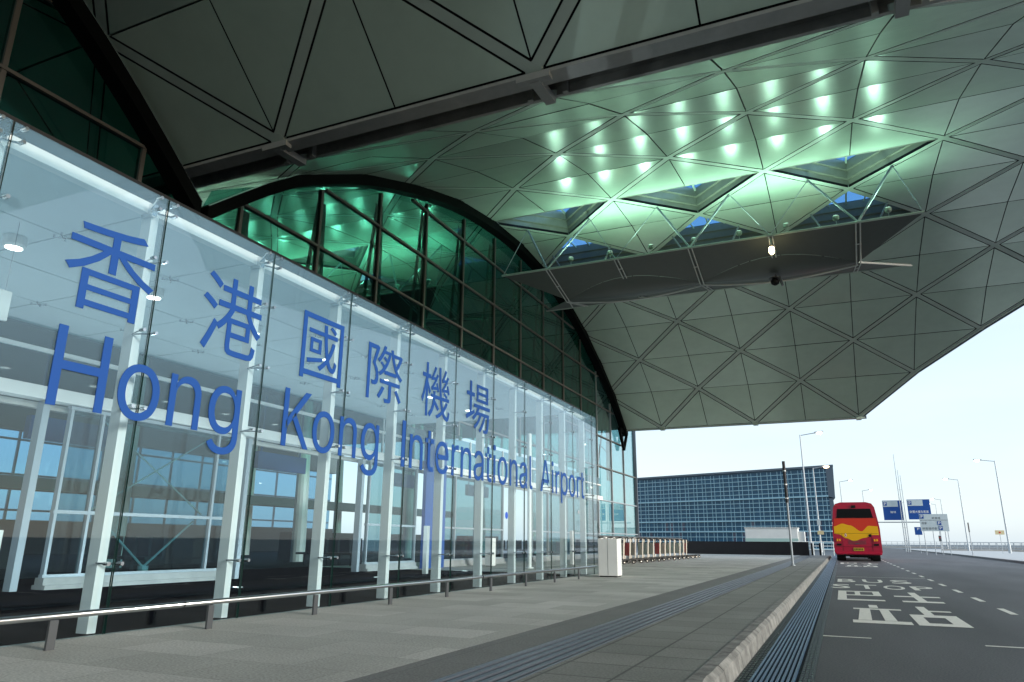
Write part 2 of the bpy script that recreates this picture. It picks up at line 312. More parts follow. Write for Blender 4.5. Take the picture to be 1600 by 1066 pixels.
GLYPHS = '{"H":[[[0.082,0.0,0.06,0.0,0.06,0.17],[0.06,0.339,0.06,0.509,0.082,0.509],[0.103,0.509,0.125,0.509,0.125,0.435],[0.125,0.362,0.125,0.289,0.214,0.289],[0.303,0.289,0.392,0.289,0.392,0.362],[0.392,0.435,0.392,0.509,0.414,0.509],[0.435,0.509,0.457,0.509,0.457,0.339],[0.457,0.17,0.457,0.0,0.435,0.0],[0.414,0.0,0.392,0.0,0.392,0.077],[0.392,0.155,0.392,0.232,0.303,0.232],[0.214,0.232,0.125,0.232,0.125,0.155],[0.125,0.077,0.125,0.0,0.103,0.0]]],"o":[[[0.242,-0.008,0.207,-0.008,0.173,-0.008],[0.143,0.0,0.117,0.016,0.091,0.033],[0.071,0.056,0.056,0.085,0.041,0.114],[0.034,0.149,0.034,0.187,0.034,0.227],[0.041,0.262,0.056,0.291,0.071,0.321],[0.091,0.343,0.117,0.36,0.143,0.376],[0.173,0.384,0.207,0.384,0.242,0.384],[0.273,0.376,0.299,0.36,0.325,0.343],[0.345,0.321,0.359,0.291,0.374,0.262],[0.381,0.227,0.381,0.187,0.381,0.149],[0.374,0.114,0.359,0.085,0.345,0.056],[0.325,0.033,0.299,0.016,0.273,0.0]],[[0.182,0.046,0.207,0.046,0.233,0.046],[0.254,0.053,0.27,0.066,0.287,0.079],[0.299,0.096,0.307,0.117,0.315,0.139],[0.319,0.162,0.319,0.187,0.319,0.213],[0.315,0.236,0.307,0.258,0.299,0.28],[0.287,0.297,0.27,0.31,0.254,0.323],[0.233,0.33,0.207,0.33,0.182,0.33],[0.161,0.323,0.145,0.31,0.129,0.297],[0.116,0.28,0.108,0.258,0.1,0.237],[0.096,0.213,0.096,0.187,0.096,0.162],[0.1,0.139,0.108,0.117,0.116,0.096],[0.129,0.079,0.145,0.066,0.161,0.053]]],"n":[[[0.114,0.249,0.114,0.227,0.114,0.151],[0.114,0.076,0.114,0.0,0.093,0.0],[0.073,0.0,0.053,0.0,0.053,0.126],[0.053,0.253,0.053,0.379,0.072,0.379],[0.092,0.379,0.112,0.379,0.112,0.349],[0.112,0.318,0.112,0.287,0.109,0.287],[0.106,0.287,0.102,0.287,0.114,0.322],[0.131,0.347,0.152,0.362,0.174,0.377],[0.199,0.384,0.227,0.384,0.253,0.384],[0.276,0.379,0.295,0.369,0.314,0.358],[0.33,0.342,0.341,0.321,0.352,0.299],[0.357,0.273,0.357,0.24,0.357,0.16],[0.357,0.08,0.357,0.0,0.337,0.0],[0.316,0.0,0.296,0.0,0.296,0.078],[0.296,0.157,0.296,0.235,0.296,0.265],[0.288,0.288,0.273,0.304,0.258,0.321],[0.237,0.329,0.21,0.329,0.192,0.329],[0.175,0.325,0.161,0.317,0.146,0.309],[0.135,0.298,0.126,0.283,0.118,0.267]]],"g":[[[0.238,-0.151,0.207,-0.151,0.179,-0.151],[0.155,-0.147,0.134,-0.14,0.113,-0.132],[0.096,-0.123,0.082,-0.11,0.069,-0.098],[0.058,-0.084,0.051,-0.069,0.067,-0.06],[0.084,-0.05,0.101,-0.041,0.107,-0.049],[0.113,-0.057,0.122,-0.066,0.13,-0.075],[0.141,-0.082,0.154,-0.088,0.168,-0.094],[0.186,-0.097,0.207,-0.097,0.238,-0.097],[0.263,-0.09,0.282,-0.075,0.302,-0.06],[0.311,-0.037,0.311,-0.006,0.311,0.019],[0.311,0.044,0.311,0.068,0.31,0.068],[0.308,0.068,0.306,0.068,0.301,0.06],[0.295,0.051,0.287,0.041,0.278,0.032],[0.267,0.023,0.252,0.016,0.238,0.008],[0.219,0.005,0.195,0.005,0.164,0.005],[0.137,0.012,0.113,0.027,0.088,0.041],[0.069,0.062,0.055,0.09,0.041,0.118],[0.034,0.152,0.034,0.191,0.034,0.23],[0.041,0.264,0.055,0.293,0.069,0.322],[0.088,0.345,0.112,0.361,0.137,0.376],[0.165,0.384,0.196,0.384,0.22,0.384],[0.239,0.381,0.253,0.373,0.268,0.365],[0.28,0.356,0.288,0.346,0.297,0.336],[0.303,0.327,0.308,0.319,0.309,0.319],[0.311,0.319,0.313,0.319,0.313,0.339],[0.313,0.359,0.313,0.379,0.333,0.379],[0.353,0.379,0.372,0.379,0.372,0.25],[0.372,0.121,0.372,-0.009,0.372,-0.042],[0.365,-0.069,0.35,-0.09,0.335,-0.111],[0.316,-0.126,0.291,-0.136,0.266,-0.146]],[[0.181,0.059,0.205,0.059,0.228,0.059],[0.248,0.064,0.264,0.075,0.28,0.086],[0.292,0.101,0.3,0.121,0.308,0.141],[0.312,0.165,0.312,0.193,0.312,0.22],[0.308,0.243,0.3,0.264,0.292,0.284],[0.28,0.301,0.264,0.312,0.248,0.324],[0.228,0.33,0.205,0.33,0.181,0.33],[0.161,0.324,0.145,0.312,0.129,0.299],[0.117,0.283,0.109,0.262,0.1,0.242],[0.096,0.219,0.096,0.193,0.096,0.166],[0.1,0.143,0.109,0.123,0.117,0.103],[0.129,0.087,0.145,0.076,0.162,0.065]]],"K":[[[0.146,0.189,0.104,0.145,0.104,0.169],[0.104,0.193,0.104,0.216,0.116,0.232],[0.128,0.247,0.139,0.261,0.151,0.275],[0.162,0.29,0.174,0.303,0.187,0.317],[0.199,0.331,0.212,0.344,0.262,0.399],[0.313,0.454,0.364,0.509,0.392,0.509],[0.42,0.509,0.448,0.509,0.376,0.431],[0.304,0.353,0.231,0.276,0.23,0.276],[0.229,0.276,0.228,0.276,0.187,0.233]],[[0.082,0.0,0.06,0.0,0.06,0.17],[0.06,0.339,0.06,0.509,0.082,0.509],[0.103,0.509,0.125,0.509,0.125,0.451],[0.125,0.392,0.125,0.334,0.124,0.298],[0.124,0.261,0.124,0.225,0.124,0.214],[0.124,0.204,0.125,0.193,0.125,0.129],[0.125,0.064,0.125,0.0,0.103,0.0]],[[0.398,0.0,0.372,0.0,0.311,0.086],[0.249,0.173,0.188,0.259,0.201,0.276],[0.215,0.293,0.228,0.309,0.302,0.206],[0.375,0.103,0.449,0.0,0.423,0.0]]],"I":[[[0.111,0.0,0.031,0.0,0.031,0.019],[0.031,0.038,0.031,0.057,0.06,0.057],[0.089,0.057,0.118,0.057,0.118,0.189],[0.118,0.32,0.118,0.452,0.089,0.452],[0.06,0.452,0.031,0.452,0.031,0.471],[0.031,0.49,0.031,0.509,0.111,0.509],[0.19,0.509,0.269,0.509,0.269,0.49],[0.269,0.471,0.269,0.452,0.24,0.452],[0.212,0.452,0.183,0.452,0.183,0.32],[0.183,0.189,0.183,0.057,0.212,0.057],[0.24,0.057,0.269,0.057,0.269,0.038],[0.269,0.019,0.269,0.0,0.19,0.0]]],"t":[[[0.138,0.379,0.204,0.379,0.204,0.362],[0.204,0.344,0.204,0.327,0.138,0.327],[0.072,0.327,0.006,0.327,0.006,0.344],[0.006,0.362,0.006,0.379,0.072,0.379]],[[0.065,0.345,0.065,0.471,0.085,0.471],[0.106,0.471,0.126,0.471,0.126,0.347],[0.126,0.222,0.126,0.098,0.126,0.081],[0.129,0.069,0.136,0.061,0.143,0.054],[0.154,0.05,0.17,0.05,0.174,0.05],[0.179,0.05,0.185,0.051,0.191,0.052],[0.197,0.053,0.202,0.054,0.206,0.036],[0.209,0.019,0.213,0.002,0.207,-0.0],[0.2,-0.002,0.192,-0.003,0.184,-0.004],[0.176,-0.004,0.168,-0.004,0.136,-0.004],[0.11,0.004,0.092,0.021,0.074,0.038],[0.065,0.062,0.065,0.093,0.065,0.219]]],"e":[[[0.238,-0.008,0.212,-0.008,0.175,-0.008],[0.143,-0.0,0.117,0.016,0.09,0.033],[0.07,0.056,0.056,0.085,0.041,0.114],[0.034,0.148,0.034,0.187,0.034,0.226],[0.041,0.26,0.055,0.29,0.069,0.319],[0.089,0.343,0.115,0.359,0.141,0.376],[0.171,0.384,0.205,0.384,0.226,0.384],[0.246,0.381,0.266,0.374,0.285,0.367],[0.303,0.356,0.319,0.341,0.335,0.326],[0.348,0.306,0.357,0.282,0.366,0.258],[0.371,0.228,0.371,0.194,0.371,0.186],[0.371,0.178,0.371,0.169,0.272,0.169],[0.174,0.169,0.075,0.169,0.075,0.187],[0.075,0.204,0.075,0.221,0.163,0.221],[0.25,0.221,0.338,0.221,0.329,0.215],[0.319,0.208,0.31,0.202,0.31,0.227],[0.306,0.249,0.298,0.269,0.29,0.288],[0.278,0.303,0.263,0.314,0.247,0.325],[0.228,0.33,0.205,0.33,0.182,0.33],[0.163,0.325,0.146,0.313,0.13,0.302],[0.118,0.288,0.109,0.27,0.1,0.251],[0.096,0.232,0.096,0.211,0.096,0.2],[0.096,0.189,0.096,0.178,0.096,0.15],[0.101,0.126,0.11,0.106,0.12,0.087],[0.134,0.072,0.151,0.061,0.168,0.051],[0.189,0.046,0.212,0.046,0.228,0.046],[0.241,0.048,0.254,0.053,0.266,0.057],[0.277,0.064,0.285,0.073,0.294,0.082],[0.301,0.093,0.306,0.105,0.325,0.101],[0.345,0.096,0.365,0.091,0.359,0.071],[0.349,0.054,0.335,0.039,0.321,0.024],[0.303,0.013,0.283,0.004,0.262,-0.004]]],"r":[[[0.073,0.0,0.053,0.0,0.053,0.126],[0.053,0.253,0.053,0.379,0.072,0.379],[0.092,0.379,0.112,0.379,0.112,0.36],[0.112,0.34,0.112,0.321,0.113,0.321],[0.114,0.321,0.115,0.321,0.122,0.34],[0.135,0.355,0.152,0.367,0.17,0.379],[0.19,0.385,0.213,0.385,0.218,0.385],[0.223,0.385,0.229,0.384,0.235,0.384],[0.24,0.384,0.243,0.384,0.243,0.363],[0.243,0.343,0.243,0.322,0.242,0.323],[0.237,0.323,0.23,0.324,0.223,0.325],[0.215,0.326,0.207,0.326,0.189,0.326],[0.173,0.322,0.159,0.315,0.145,0.307],[0.134,0.297,0.126,0.284,0.118,0.27],[0.114,0.255,0.114,0.237,0.114,0.158],[0.114,0.079,0.114,0.0,0.093,0.0]]],"a":[[[0.182,-0.009,0.16,-0.009,0.136,-0.009],[0.114,-0.004,0.094,0.005,0.075,0.014],[0.059,0.027,0.048,0.045,0.036,0.062],[0.03,0.083,0.03,0.108,0.03,0.13],[0.035,0.147,0.043,0.161,0.052,0.175],[0.063,0.185,0.078,0.193,0.092,0.201],[0.108,0.207,0.125,0.211,0.143,0.215],[0.16,0.218,0.178,0.22,0.201,0.223],[0.219,0.225,0.234,0.227,0.248,0.228],[0.258,0.231,0.265,0.235,0.272,0.239],[0.276,0.245,0.276,0.255,0.276,0.255],[0.276,0.256,0.276,0.257,0.276,0.272],[0.273,0.286,0.267,0.297,0.261,0.308],[0.252,0.316,0.24,0.322,0.228,0.328],[0.213,0.331,0.196,0.331,0.178,0.331],[0.162,0.328,0.149,0.322,0.136,0.317],[0.126,0.309,0.118,0.301,0.11,0.292],[0.104,0.283,0.1,0.274,0.08,0.28],[0.061,0.285,0.041,0.291,0.05,0.314],[0.062,0.332,0.079,0.346,0.095,0.36],[0.113,0.369,0.133,0.375,0.153,0.381],[0.173,0.384,0.194,0.384,0.208,0.384],[0.223,0.383,0.239,0.379,0.255,0.376],[0.271,0.37,0.286,0.36,0.301,0.351],[0.313,0.338,0.322,0.32,0.332,0.303],[0.337,0.28,0.337,0.251,0.337,0.168],[0.337,0.084,0.337,0.0,0.317,0.0],[0.297,0.0,0.277,0.0,0.277,0.017],[0.277,0.035,0.277,0.052,0.275,0.052],[0.274,0.052,0.272,0.052,0.268,0.043],[0.261,0.034,0.252,0.025,0.243,0.015],[0.23,0.007,0.215,0.001,0.2,-0.005]],[[0.155,0.045,0.17,0.045,0.193,0.045],[0.212,0.05,0.228,0.059,0.243,0.068],[0.255,0.079,0.263,0.093,0.271,0.107],[0.276,0.122,0.276,0.138,0.276,0.155],[0.276,0.173,0.276,0.19,0.273,0.187],[0.268,0.184,0.259,0.182,0.251,0.18],[0.242,0.178,0.231,0.176,0.221,0.174],[0.21,0.172,0.2,0.171,0.19,0.17],[0.182,0.169,0.175,0.168,0.161,0.166],[0.147,0.163,0.134,0.159,0.121,0.154],[0.111,0.148,0.103,0.139,0.096,0.131],[0.092,0.119,0.092,0.105,0.092,0.092],[0.095,0.081,0.102,0.072,0.109,0.063],[0.118,0.057,0.13,0.052,0.142,0.048]]],"i":[[[0.073,0.0,0.053,0.0,0.053,0.126],[0.053,0.253,0.053,0.379,0.073,0.379],[0.093,0.379,0.114,0.379,0.114,0.253],[0.114,0.126,0.114,0.0,0.093,0.0]],[[0.095,0.443,0.084,0.443,0.072,0.443],[0.062,0.447,0.054,0.455,0.045,0.462],[0.041,0.472,0.041,0.483,0.041,0.494],[0.045,0.504,0.054,0.512,0.062,0.52],[0.072,0.524,0.084,0.524,0.095,0.524],[0.106,0.52,0.114,0.512,0.122,0.504],[0.126,0.494,0.126,0.483,0.126,0.472],[0.122,0.462,0.114,0.455,0.106,0.447]]],"A":[[[0.039,0.0,0.016,0.0,0.078,0.17],[0.14,0.339,0.201,0.509,0.226,0.509],[0.251,0.509,0.276,0.509,0.338,0.339],[0.401,0.17,0.463,0.0,0.44,0.0],[0.418,0.0,0.395,0.0,0.359,0.101],[0.323,0.202,0.287,0.302,0.281,0.321],[0.273,0.344,0.264,0.372,0.255,0.4],[0.245,0.435,0.232,0.478,0.236,0.478],[0.241,0.478,0.245,0.478,0.233,0.435],[0.222,0.399,0.213,0.371,0.204,0.343],[0.196,0.32,0.191,0.302,0.155,0.202],[0.12,0.101,0.085,0.0,0.062,0.0]],[[0.197,0.142,0.11,0.142,0.11,0.161],[0.11,0.18,0.11,0.199,0.197,0.199],[0.283,0.199,0.37,0.199,0.37,0.18],[0.37,0.161,0.37,0.142,0.283,0.142]]],"l":[[[0.147,-0.002,0.139,-0.002,0.11,-0.002],[0.088,0.005,0.074,0.02,0.06,0.035],[0.053,0.057,0.053,0.084,0.053,0.226],[0.053,0.367,0.053,0.509,0.073,0.509],[0.093,0.509,0.114,0.509,0.114,0.372],[0.114,0.235,0.114,0.099,0.114,0.081],[0.116,0.069,0.12,0.062,0.125,0.055],[0.133,0.052,0.146,0.052,0.152,0.052],[0.157,0.052,0.16,0.053,0.164,0.053],[0.167,0.054,0.17,0.054,0.173,0.037],[0.177,0.02,0.181,0.003,0.175,0.001],[0.169,0.0,0.162,-0.001,0.154,-0.002]]],"p":[[[0.073,-0.143,0.053,-0.143,0.053,0.031],[0.053,0.205,0.053,0.379,0.072,0.379],[0.092,0.379,0.112,0.379,0.112,0.359],[0.112,0.339,0.112,0.319,0.114,0.319],[0.116,0.319,0.118,0.319,0.123,0.327],[0.129,0.336,0.137,0.346,0.145,0.356],[0.157,0.365,0.171,0.373,0.186,0.381],[0.205,0.384,0.229,0.384,0.261,0.384],[0.289,0.376,0.313,0.361,0.337,0.345],[0.356,0.322,0.37,0.293,0.383,0.263],[0.39,0.229,0.39,0.189,0.39,0.149],[0.383,0.114,0.37,0.084,0.356,0.055],[0.337,0.032,0.313,0.016,0.289,-0.0],[0.261,-0.008,0.229,-0.008,0.206,-0.008],[0.187,-0.004,0.173,0.004,0.158,0.012],[0.146,0.021,0.138,0.031,0.13,0.042],[0.123,0.051,0.118,0.059,0.117,0.059],[0.115,0.059,0.114,0.059,0.114,-0.008],[0.114,-0.076,0.114,-0.143,0.093,-0.143]],[[0.197,0.047,0.22,0.047,0.244,0.047],[0.263,0.053,0.279,0.066,0.295,0.078],[0.308,0.095,0.316,0.117,0.324,0.138],[0.328,0.162,0.328,0.189,0.328,0.216],[0.324,0.24,0.316,0.261,0.308,0.282],[0.296,0.299,0.28,0.311,0.264,0.324],[0.244,0.33,0.22,0.33,0.197,0.33],[0.177,0.324,0.161,0.312,0.145,0.3],[0.133,0.284,0.125,0.263,0.117,0.242],[0.113,0.217,0.113,0.189,0.113,0.161],[0.117,0.136,0.125,0.115,0.133,0.094],[0.146,0.077,0.162,0.065,0.178,0.053]]]}'
# ================================================================== GROUND
G0 = -0.15
struct('ground', MB().add([(-2500,-1500,G0-.012),(2500,-1500,G0-.012),(2500,5000,G0-.012),(-2500,5000,G0-.012)], [(0,1,2,3)]), 'land')
mb = MB(); mb.add([(-.30,-20,G0),(9.25,-20,G0),(9.25,50,G0),(11.6,190,G0),(13,700,G0),(1.0,700,G0),(-.30,120,G0)], [(0,1,2,3,4,5,6)])
struct('road', mb, 'asphalt')
KY0, KY1 = -12, 62
mb = MB(); mb.box((-6.30, KY0, -.3), (-2.92, KY1-1.5, 0)); struct('pavement', mb, 'paving_light')
mb = MB(); mb.box((-2.918, KY0, -.3), (-2.45, KY1-1.5, 0)); struct('pavement_band', mb, 'paving_dark')
mb = MB(); mb.box((-1.965, KY0, -.3), (-1.002, KY1, 0)); struct('pavement_edge', mb, 'paving_strip')
mb = MB(); mb.box((-16.0, KY0, -.3), (-6.302, KY1-1.5, -.002)); struct('forecourt_floor', mb, 'black_floor')
mb = MB(); mb.box((-6.302+.0, 19.6, -.01), (-6.302-9.5, KY1-1.55, .002)); struct('far_pavement', mb, 'paving_light')
mb = MB(); mb.box((-2.448, KY0, -.3), (-1.967, KY1, -.022)); struct('tactile_channel', mb, 'groove')
struct('drain_slot', MB().box((-11.5, 26.72, .0005), (-4.3, 26.84, .0032)), 'groove')
mb = MB()
for i in range(5): mb.box((-2.435+i*.092, KY0, -.0219), (-2.435+i*.092+.046, KY1-2, .003))
mb.box((-1.985, KY0, -.0219), (-1.968, KY1-2, .004))
struct('tactile_paving', mb, 'rib')
# kerb: separate worn stones with a broken, rounded arris
mb = MB(); y = KY0
random.seed(3)
while y < KY1:
    L = .92; nseg = 8 if y < 20 else 2
    ring = []
    for j in range(nseg+1):
        yy = y+L*j/nseg; wv = random.uniform(0, .012) if 0 < j < nseg else .006
        ring.append([(-.998, yy, -.25), (-.998, yy, .004), (-.895-wv*1.2, yy, .004-wv*.2), (-.862-wv*.3, yy, -.022-wv*1.5), (-.842, yy, -.152), (-.842, yy, -.25)])
    vs = [p for r in ring for p in r]; fs = []
    for j in range(nseg):
        for k in range(5): a = j*6+k; fs.append((a, a+1, a+7, a+6))
    fs += [(0,1,2,3,4,5), tuple(nseg*6+5-i for i in range(6))]
    mb.add(vs, fs); y += L+.012
struct('kerb', mb, 'kerbstone')
mb = MB(); mb.box((-.840, KY0, -.3), (-.302, KY1+40, G0+.001)); struct('channel_bed', mb, 'channel_side')
struct('channel_floor', MB().box((-.745, KY0, G0+.0011), (-.405, KY1+38, G0+.003)), 'groove')
mb = MB()
for i in range(9): mb.box((-.735+i*.036, KY0, G0+.0031), (-.735+i*.036+.020, KY1+38, G0+.018))
struct('drain_channel', mb, 'channel_blue')
mb = MB(); yy = KY0
while yy < 40:
    for xs in (-.832, -.800, -.768, -.400, -.368, -.336):
        mb.box((xs, yy, G0+.0012), (xs+.022, yy+.085, G0+.008))
    yy += .11
struct('channel_grating', mb, 'channel_side')
# markings (sheets a few mm above the road)
ZM = G0+.004
mk = MB()
def sheet(pts): mk.add([(x, y, ZM) for x, y in pts], [tuple(range(len(pts)))])
def rect(x0, x1, y0, y1): sheet([(x0,y0),(x1,y0),(x1,y1),(x0,y1)])
def mark(name, label):
    global mk
    o = struct(name, mk, 'paint_mark'); mk = MB(); return o
# station character drawn as two halves, nearest the camera
def zhan(y0, k=1.):
    f = lambda y: y0+y*k
    rect(.30,.43,f(2.72),f(3.35)); rect(.06,.74,f(2.36),f(2.60))
    sheet([(.10,f(.55)),(.27,f(.55)),(.30,f(2.36)),(.15,f(2.36))]); sheet([(.43,f(.55)),(.58,f(.55)),(.56,f(2.36)),(.43,f(2.36))])
    rect(.03,.74,f(.12),f(.52))
    rect(1.0,1.13,f(1.75),f(3.35)); rect(1.13,1.42,f(2.35),f(2.58))
    rect(.80,1.40,f(1.35),f(1.75)); rect(.80,.95,f(.12),f(1.35)); rect(1.22,1.40,f(.12),f(1.35)); rect(.95,1.22,f(.12),f(.48))
def basi(y0, k=1.):
    f = lambda y: y0+y*k
    rect(-.18,.62,f(2.85),f(3.15)); rect(-.18,-.02,f(0.42),f(2.85)); rect(.14,.24,f(1.85),f(2.85)); rect(.48,.62,f(1.55),f(2.85)); rect(-.02,.48,f(1.55),f(1.85))
    rect(-.18,.62,f(.08),f(.42))
    rect(1.17,1.31,f(.42),f(3.15)); rect(.84,1.17,f(1.55),f(1.88)); rect(1.31,1.64,f(1.55),f(1.88)); rect(.90,1.56,f(.05),f(.42))
def word(s, x0, x1, y0, y1):
    vs, fs = text_polys(s, .012); vs = fit(vs, x0, x1, y0, y1)
    mk.add([(x, y, ZM) for x, y in vs], fs)
zhan(10.95); basi(15.25, .97)
word('B', -.22, .24, 22.4, 24.3); word('U', .42, .92, 22.4, 24.3); word('S', 1.12, 1.60, 22.3, 24.3)
word('S', -.36, .08, 19.3, 21.2); word('T', .20, .68, 19.3, 21.2); word('O', .80, 1.26, 19.3, 21.1); word('P', 1.40, 1.86, 19.3, 21.0)
mark('bus_stop_marking', '')
zhan(37.6, 1.0); basi(42.2)
mark('bus_stop_marking', '')
for i in range(17):
    y0 = 13.45+i*2.9*.945
    rect(2.20, 2.30, y0, y0+1.15)
    if i > 12: pass
mark('lane_dashes', '')
rect(-.34+.04, .19, 9.30, 9.37); rect(-.78, -.72, 9.30, 9.37); rect(1.24, 2.6, 9.18, 9.26); rect(-.27, 2.2, 26.02, 26.10)
mark('bay_lines', '')
# median island with dark kerb
mb = MB(); a = [(9.29,44),(9.35,50.5),(10.15,82.7),(11.05,166)]; b = [(22,166),(22,82.7),(22,50),(22,44)]
mb.prism([(x, y, G0-.01) for x, y in a+b], (0,0,.15)); struct('median_island', mb, 'island')
mb = MB()
for (x0,y0),(x1,y1) in zip(a, a[1:]): mb.bar((x0-.06,y0,-.1), (x1-.06,y1,-.1), .12, .16)
struct('median_kerb', mb, 'dark_steel')

# ================================================================== TERMINAL ROOF
PR = [(46.7,8.10),(44.1,10.0),(41.3,11.42),(38.4,12.68),(35.4,13.62),(32.1,14.2),(28.9,14.42),(25.8,14.27),(22.6,13.8),(19.4,12.9),(16.5,11.85),(13.5,10.32),(11.05,8.95)]
PN = [(10.22,8.97),(8.05,10.84),(5.15,12.28),(2.2,13.5),(-.8,14.4),(-4.1,15.0),(-7.3,15.25),(-10.4,15.1),(-13.6,14.6),(-16.8,13.7)]
DX = 2.925
def xcol(i): return -12.95+DX*i       # even rows (1,3,5..) have nodes at even i, odd rows at odd i
def X_edge(k): return {0:1.67,12:1.67}.get(k, 1.67+DX*min(k, 12-k)) if k <= 12 else 1.67
T = thing('terminal_building', 'airport terminal with vaulted triangulated canopy roof and green glazed arched end wall', 'building', (-12.8, 28, 0))
def build(mb, name, m, parent=T, **k):
    # vertices are written in world space; move them into the parent's frame
    o = mb.build(name, m, parent, **k)
    if parent is T: o.matrix_parent_inverse = Matrix.Translation(-V(T.location))
    return o
SKY_COLS = [-10.025, -4.175, 1.675, -21.725, -27.575, -33.425]
def vault(prof, xmin_i, xmax, openings, kmax, name):
    panels, members, cover, lattice = MB(), MB(), MB(), MB()
    S = lambda x, k: V((x, prof[k][0], prof[k][1]))
    K = len(prof)-1
    def norm(k):
        a = prof[max(k-1,0)]; b = prof[min(k+1,K)]; d = V((0, b[0]-a[0], b[1]-a[1])).normalized()
        n = V((0, d.z, -d.y)) ; return n if n.z > 0 else -n
    nds = {}
    for k in range(0, K+1):
        for i in range(xmin_i, 12):
            if (i % 2 == 0) == (k % 2 == 1): nds[(i, k)] = S(xcol(i), k)
    wells = []
    for k in range(0, K+1):
        for i in range(xmin_i, 12):
            if (i, k) in nds: continue      # diamond centres are the off-parity lattice points
            c = S(xcol(i), k)
            L, R = (i-1, k), (i+1, k); Dn, Up = (i, k-1), (i, k+1)
            # in row k the left/right neighbours are nodes, in column i the rows k-1/k+1 are nodes
            for (a, b) in ((L, Up), (Up, R), (R, Dn), (Dn, L)):
                if not all(0 <= q[1] <= K for q in (a, b)): continue
                pa, pb = S(xcol(a[0]), a[1]), S(xcol(b[0]), b[1])
                if a[0] < xmin_i or b[0] < xmin_i: continue
                cen = (c+pa+pb)/3; kk = (k+a[1]+b[1])/3
                lim = min(1.67+DX*min(kk, kmax-kk) if kmax else 99, xmax)
                if cen.x > lim: continue
                side = Up if Up in (a, b) else Dn
                if openings and abs(min((abs(xcol(i)-s) for s in SKY_COLS))) < .3 and ((k == 7 and side == Dn) or (k == 5 and side == Up)):
                    if side in (a, b) and (L in (a,b)): wells.append((i, k, side))
                    continue
                # triangle c, pa, pb : edge pa-pb is a lamella, the other two are thin joints
                n = (pa-c).cross(pb-c).normalized()
                if n.z < 0: n = -n
                def inset(tri, ds):
                    out = []
                    m = len(tri)
                    for j in range(m):
                        p = tri[j]; e0 = (tri[j]-tri[j-1]).normalized(); e1 = (tri[(j+1)%m]-tri[j]).normalized()
                        g = sum(tri, V((0,0,0)))/m
                        n0 = n.cross(e0); n0 = n0 if n0.dot(g-p) > 0 else -n0
                        n1 = n.cross(e1); n1 = n1 if n1.dot(g-p) > 0 else -n1
                        d0, d1 = ds[j-1], ds[j]
                        # solve p + u with u.n0=d0, u.n1=d1
                        a11, a12 = e0.dot(n0), e1.dot(n0); a21, a22 = e0.dot(n1), e1.dot(n1)
                        # u = s*e0 + t*e1
                        det = a11*a22-a12*a21
                        s_ = (d0*a22-a12*d1)/det; t_ = (a11*d1-d0*a21)/det
                        out.append(p+e0*s_+e1*t_)
                    return out
                q = inset([c, pa, pb], [.018, .15, .018])
                jit = n*random.uniform(-.006, .006)
                panels.prism([p+jit for p in q], n*.05); panels.mi[-3:] = [1, 1, 1]
                up2 = n*.16
                cover.add([c+up2, pa+up2, pb+up2], [(0,1,2)])
                key = tuple(sorted((a, b)))
                wells_key.add((name, key))
    # lamella members
    for (nm, (a, b)) in sorted(wells_key):
        if nm != name: continue
        pa, pb = S(xcol(a[0]), a[1]), S(xcol(b[0]), b[1])
        nn = (norm(a[1])+norm(b[1])).normalized()
        d = (pb-pa).normalized()
        members.bar(pa+nn*.055, pb+nn*.052, .215, .11, nn); members.mi[-4:] = [1 if j in (0, 1, 2, 3) and j in side_ids else 0 for j in range(4)]
    for (i, k), p in nds.items():
        if any((nm == name and (i, k) in e) for nm, e in wells_key):
            nn = norm(k); members.tube(p-nn*.006, p+nn*.1, .17, 10)
    return panels, members, cover, wells, S, norm
wells_key = set(); side_ids = (1, 3)
panels, members, cover, wells, S1, N1 = vault(PR, -9, 16.4, True, 12, 'v1')
build(panels, 'roof_panels', ['panel', 'black']); build(members, 'roof_lattice', ['member', 'black']); build(cover, 'roof_lining', 'black')
panels, members, cover, _, S0, N0 = vault(PN, -7, 20, False, 0, 'v0')
# the nearer vault keeps the same sloping outer edge
build(panels, 'roof_panels', ['panel', 'black']); build(members, 'roof_lattice', ['member', 'black']); build(cover, 'roof_lining', 'black')
# outer skin, one sheet over both vaults
mb = MB()
for (y0,z0),(y1,z1) in list(zip(PR, PR[1:]))+list(zip(PN, PN[1:])):
    k0 = PR.index((y0,z0)) if (y0,z0) in PR else None
    for x0, x1 in ((-39, -12.8),):
        pass
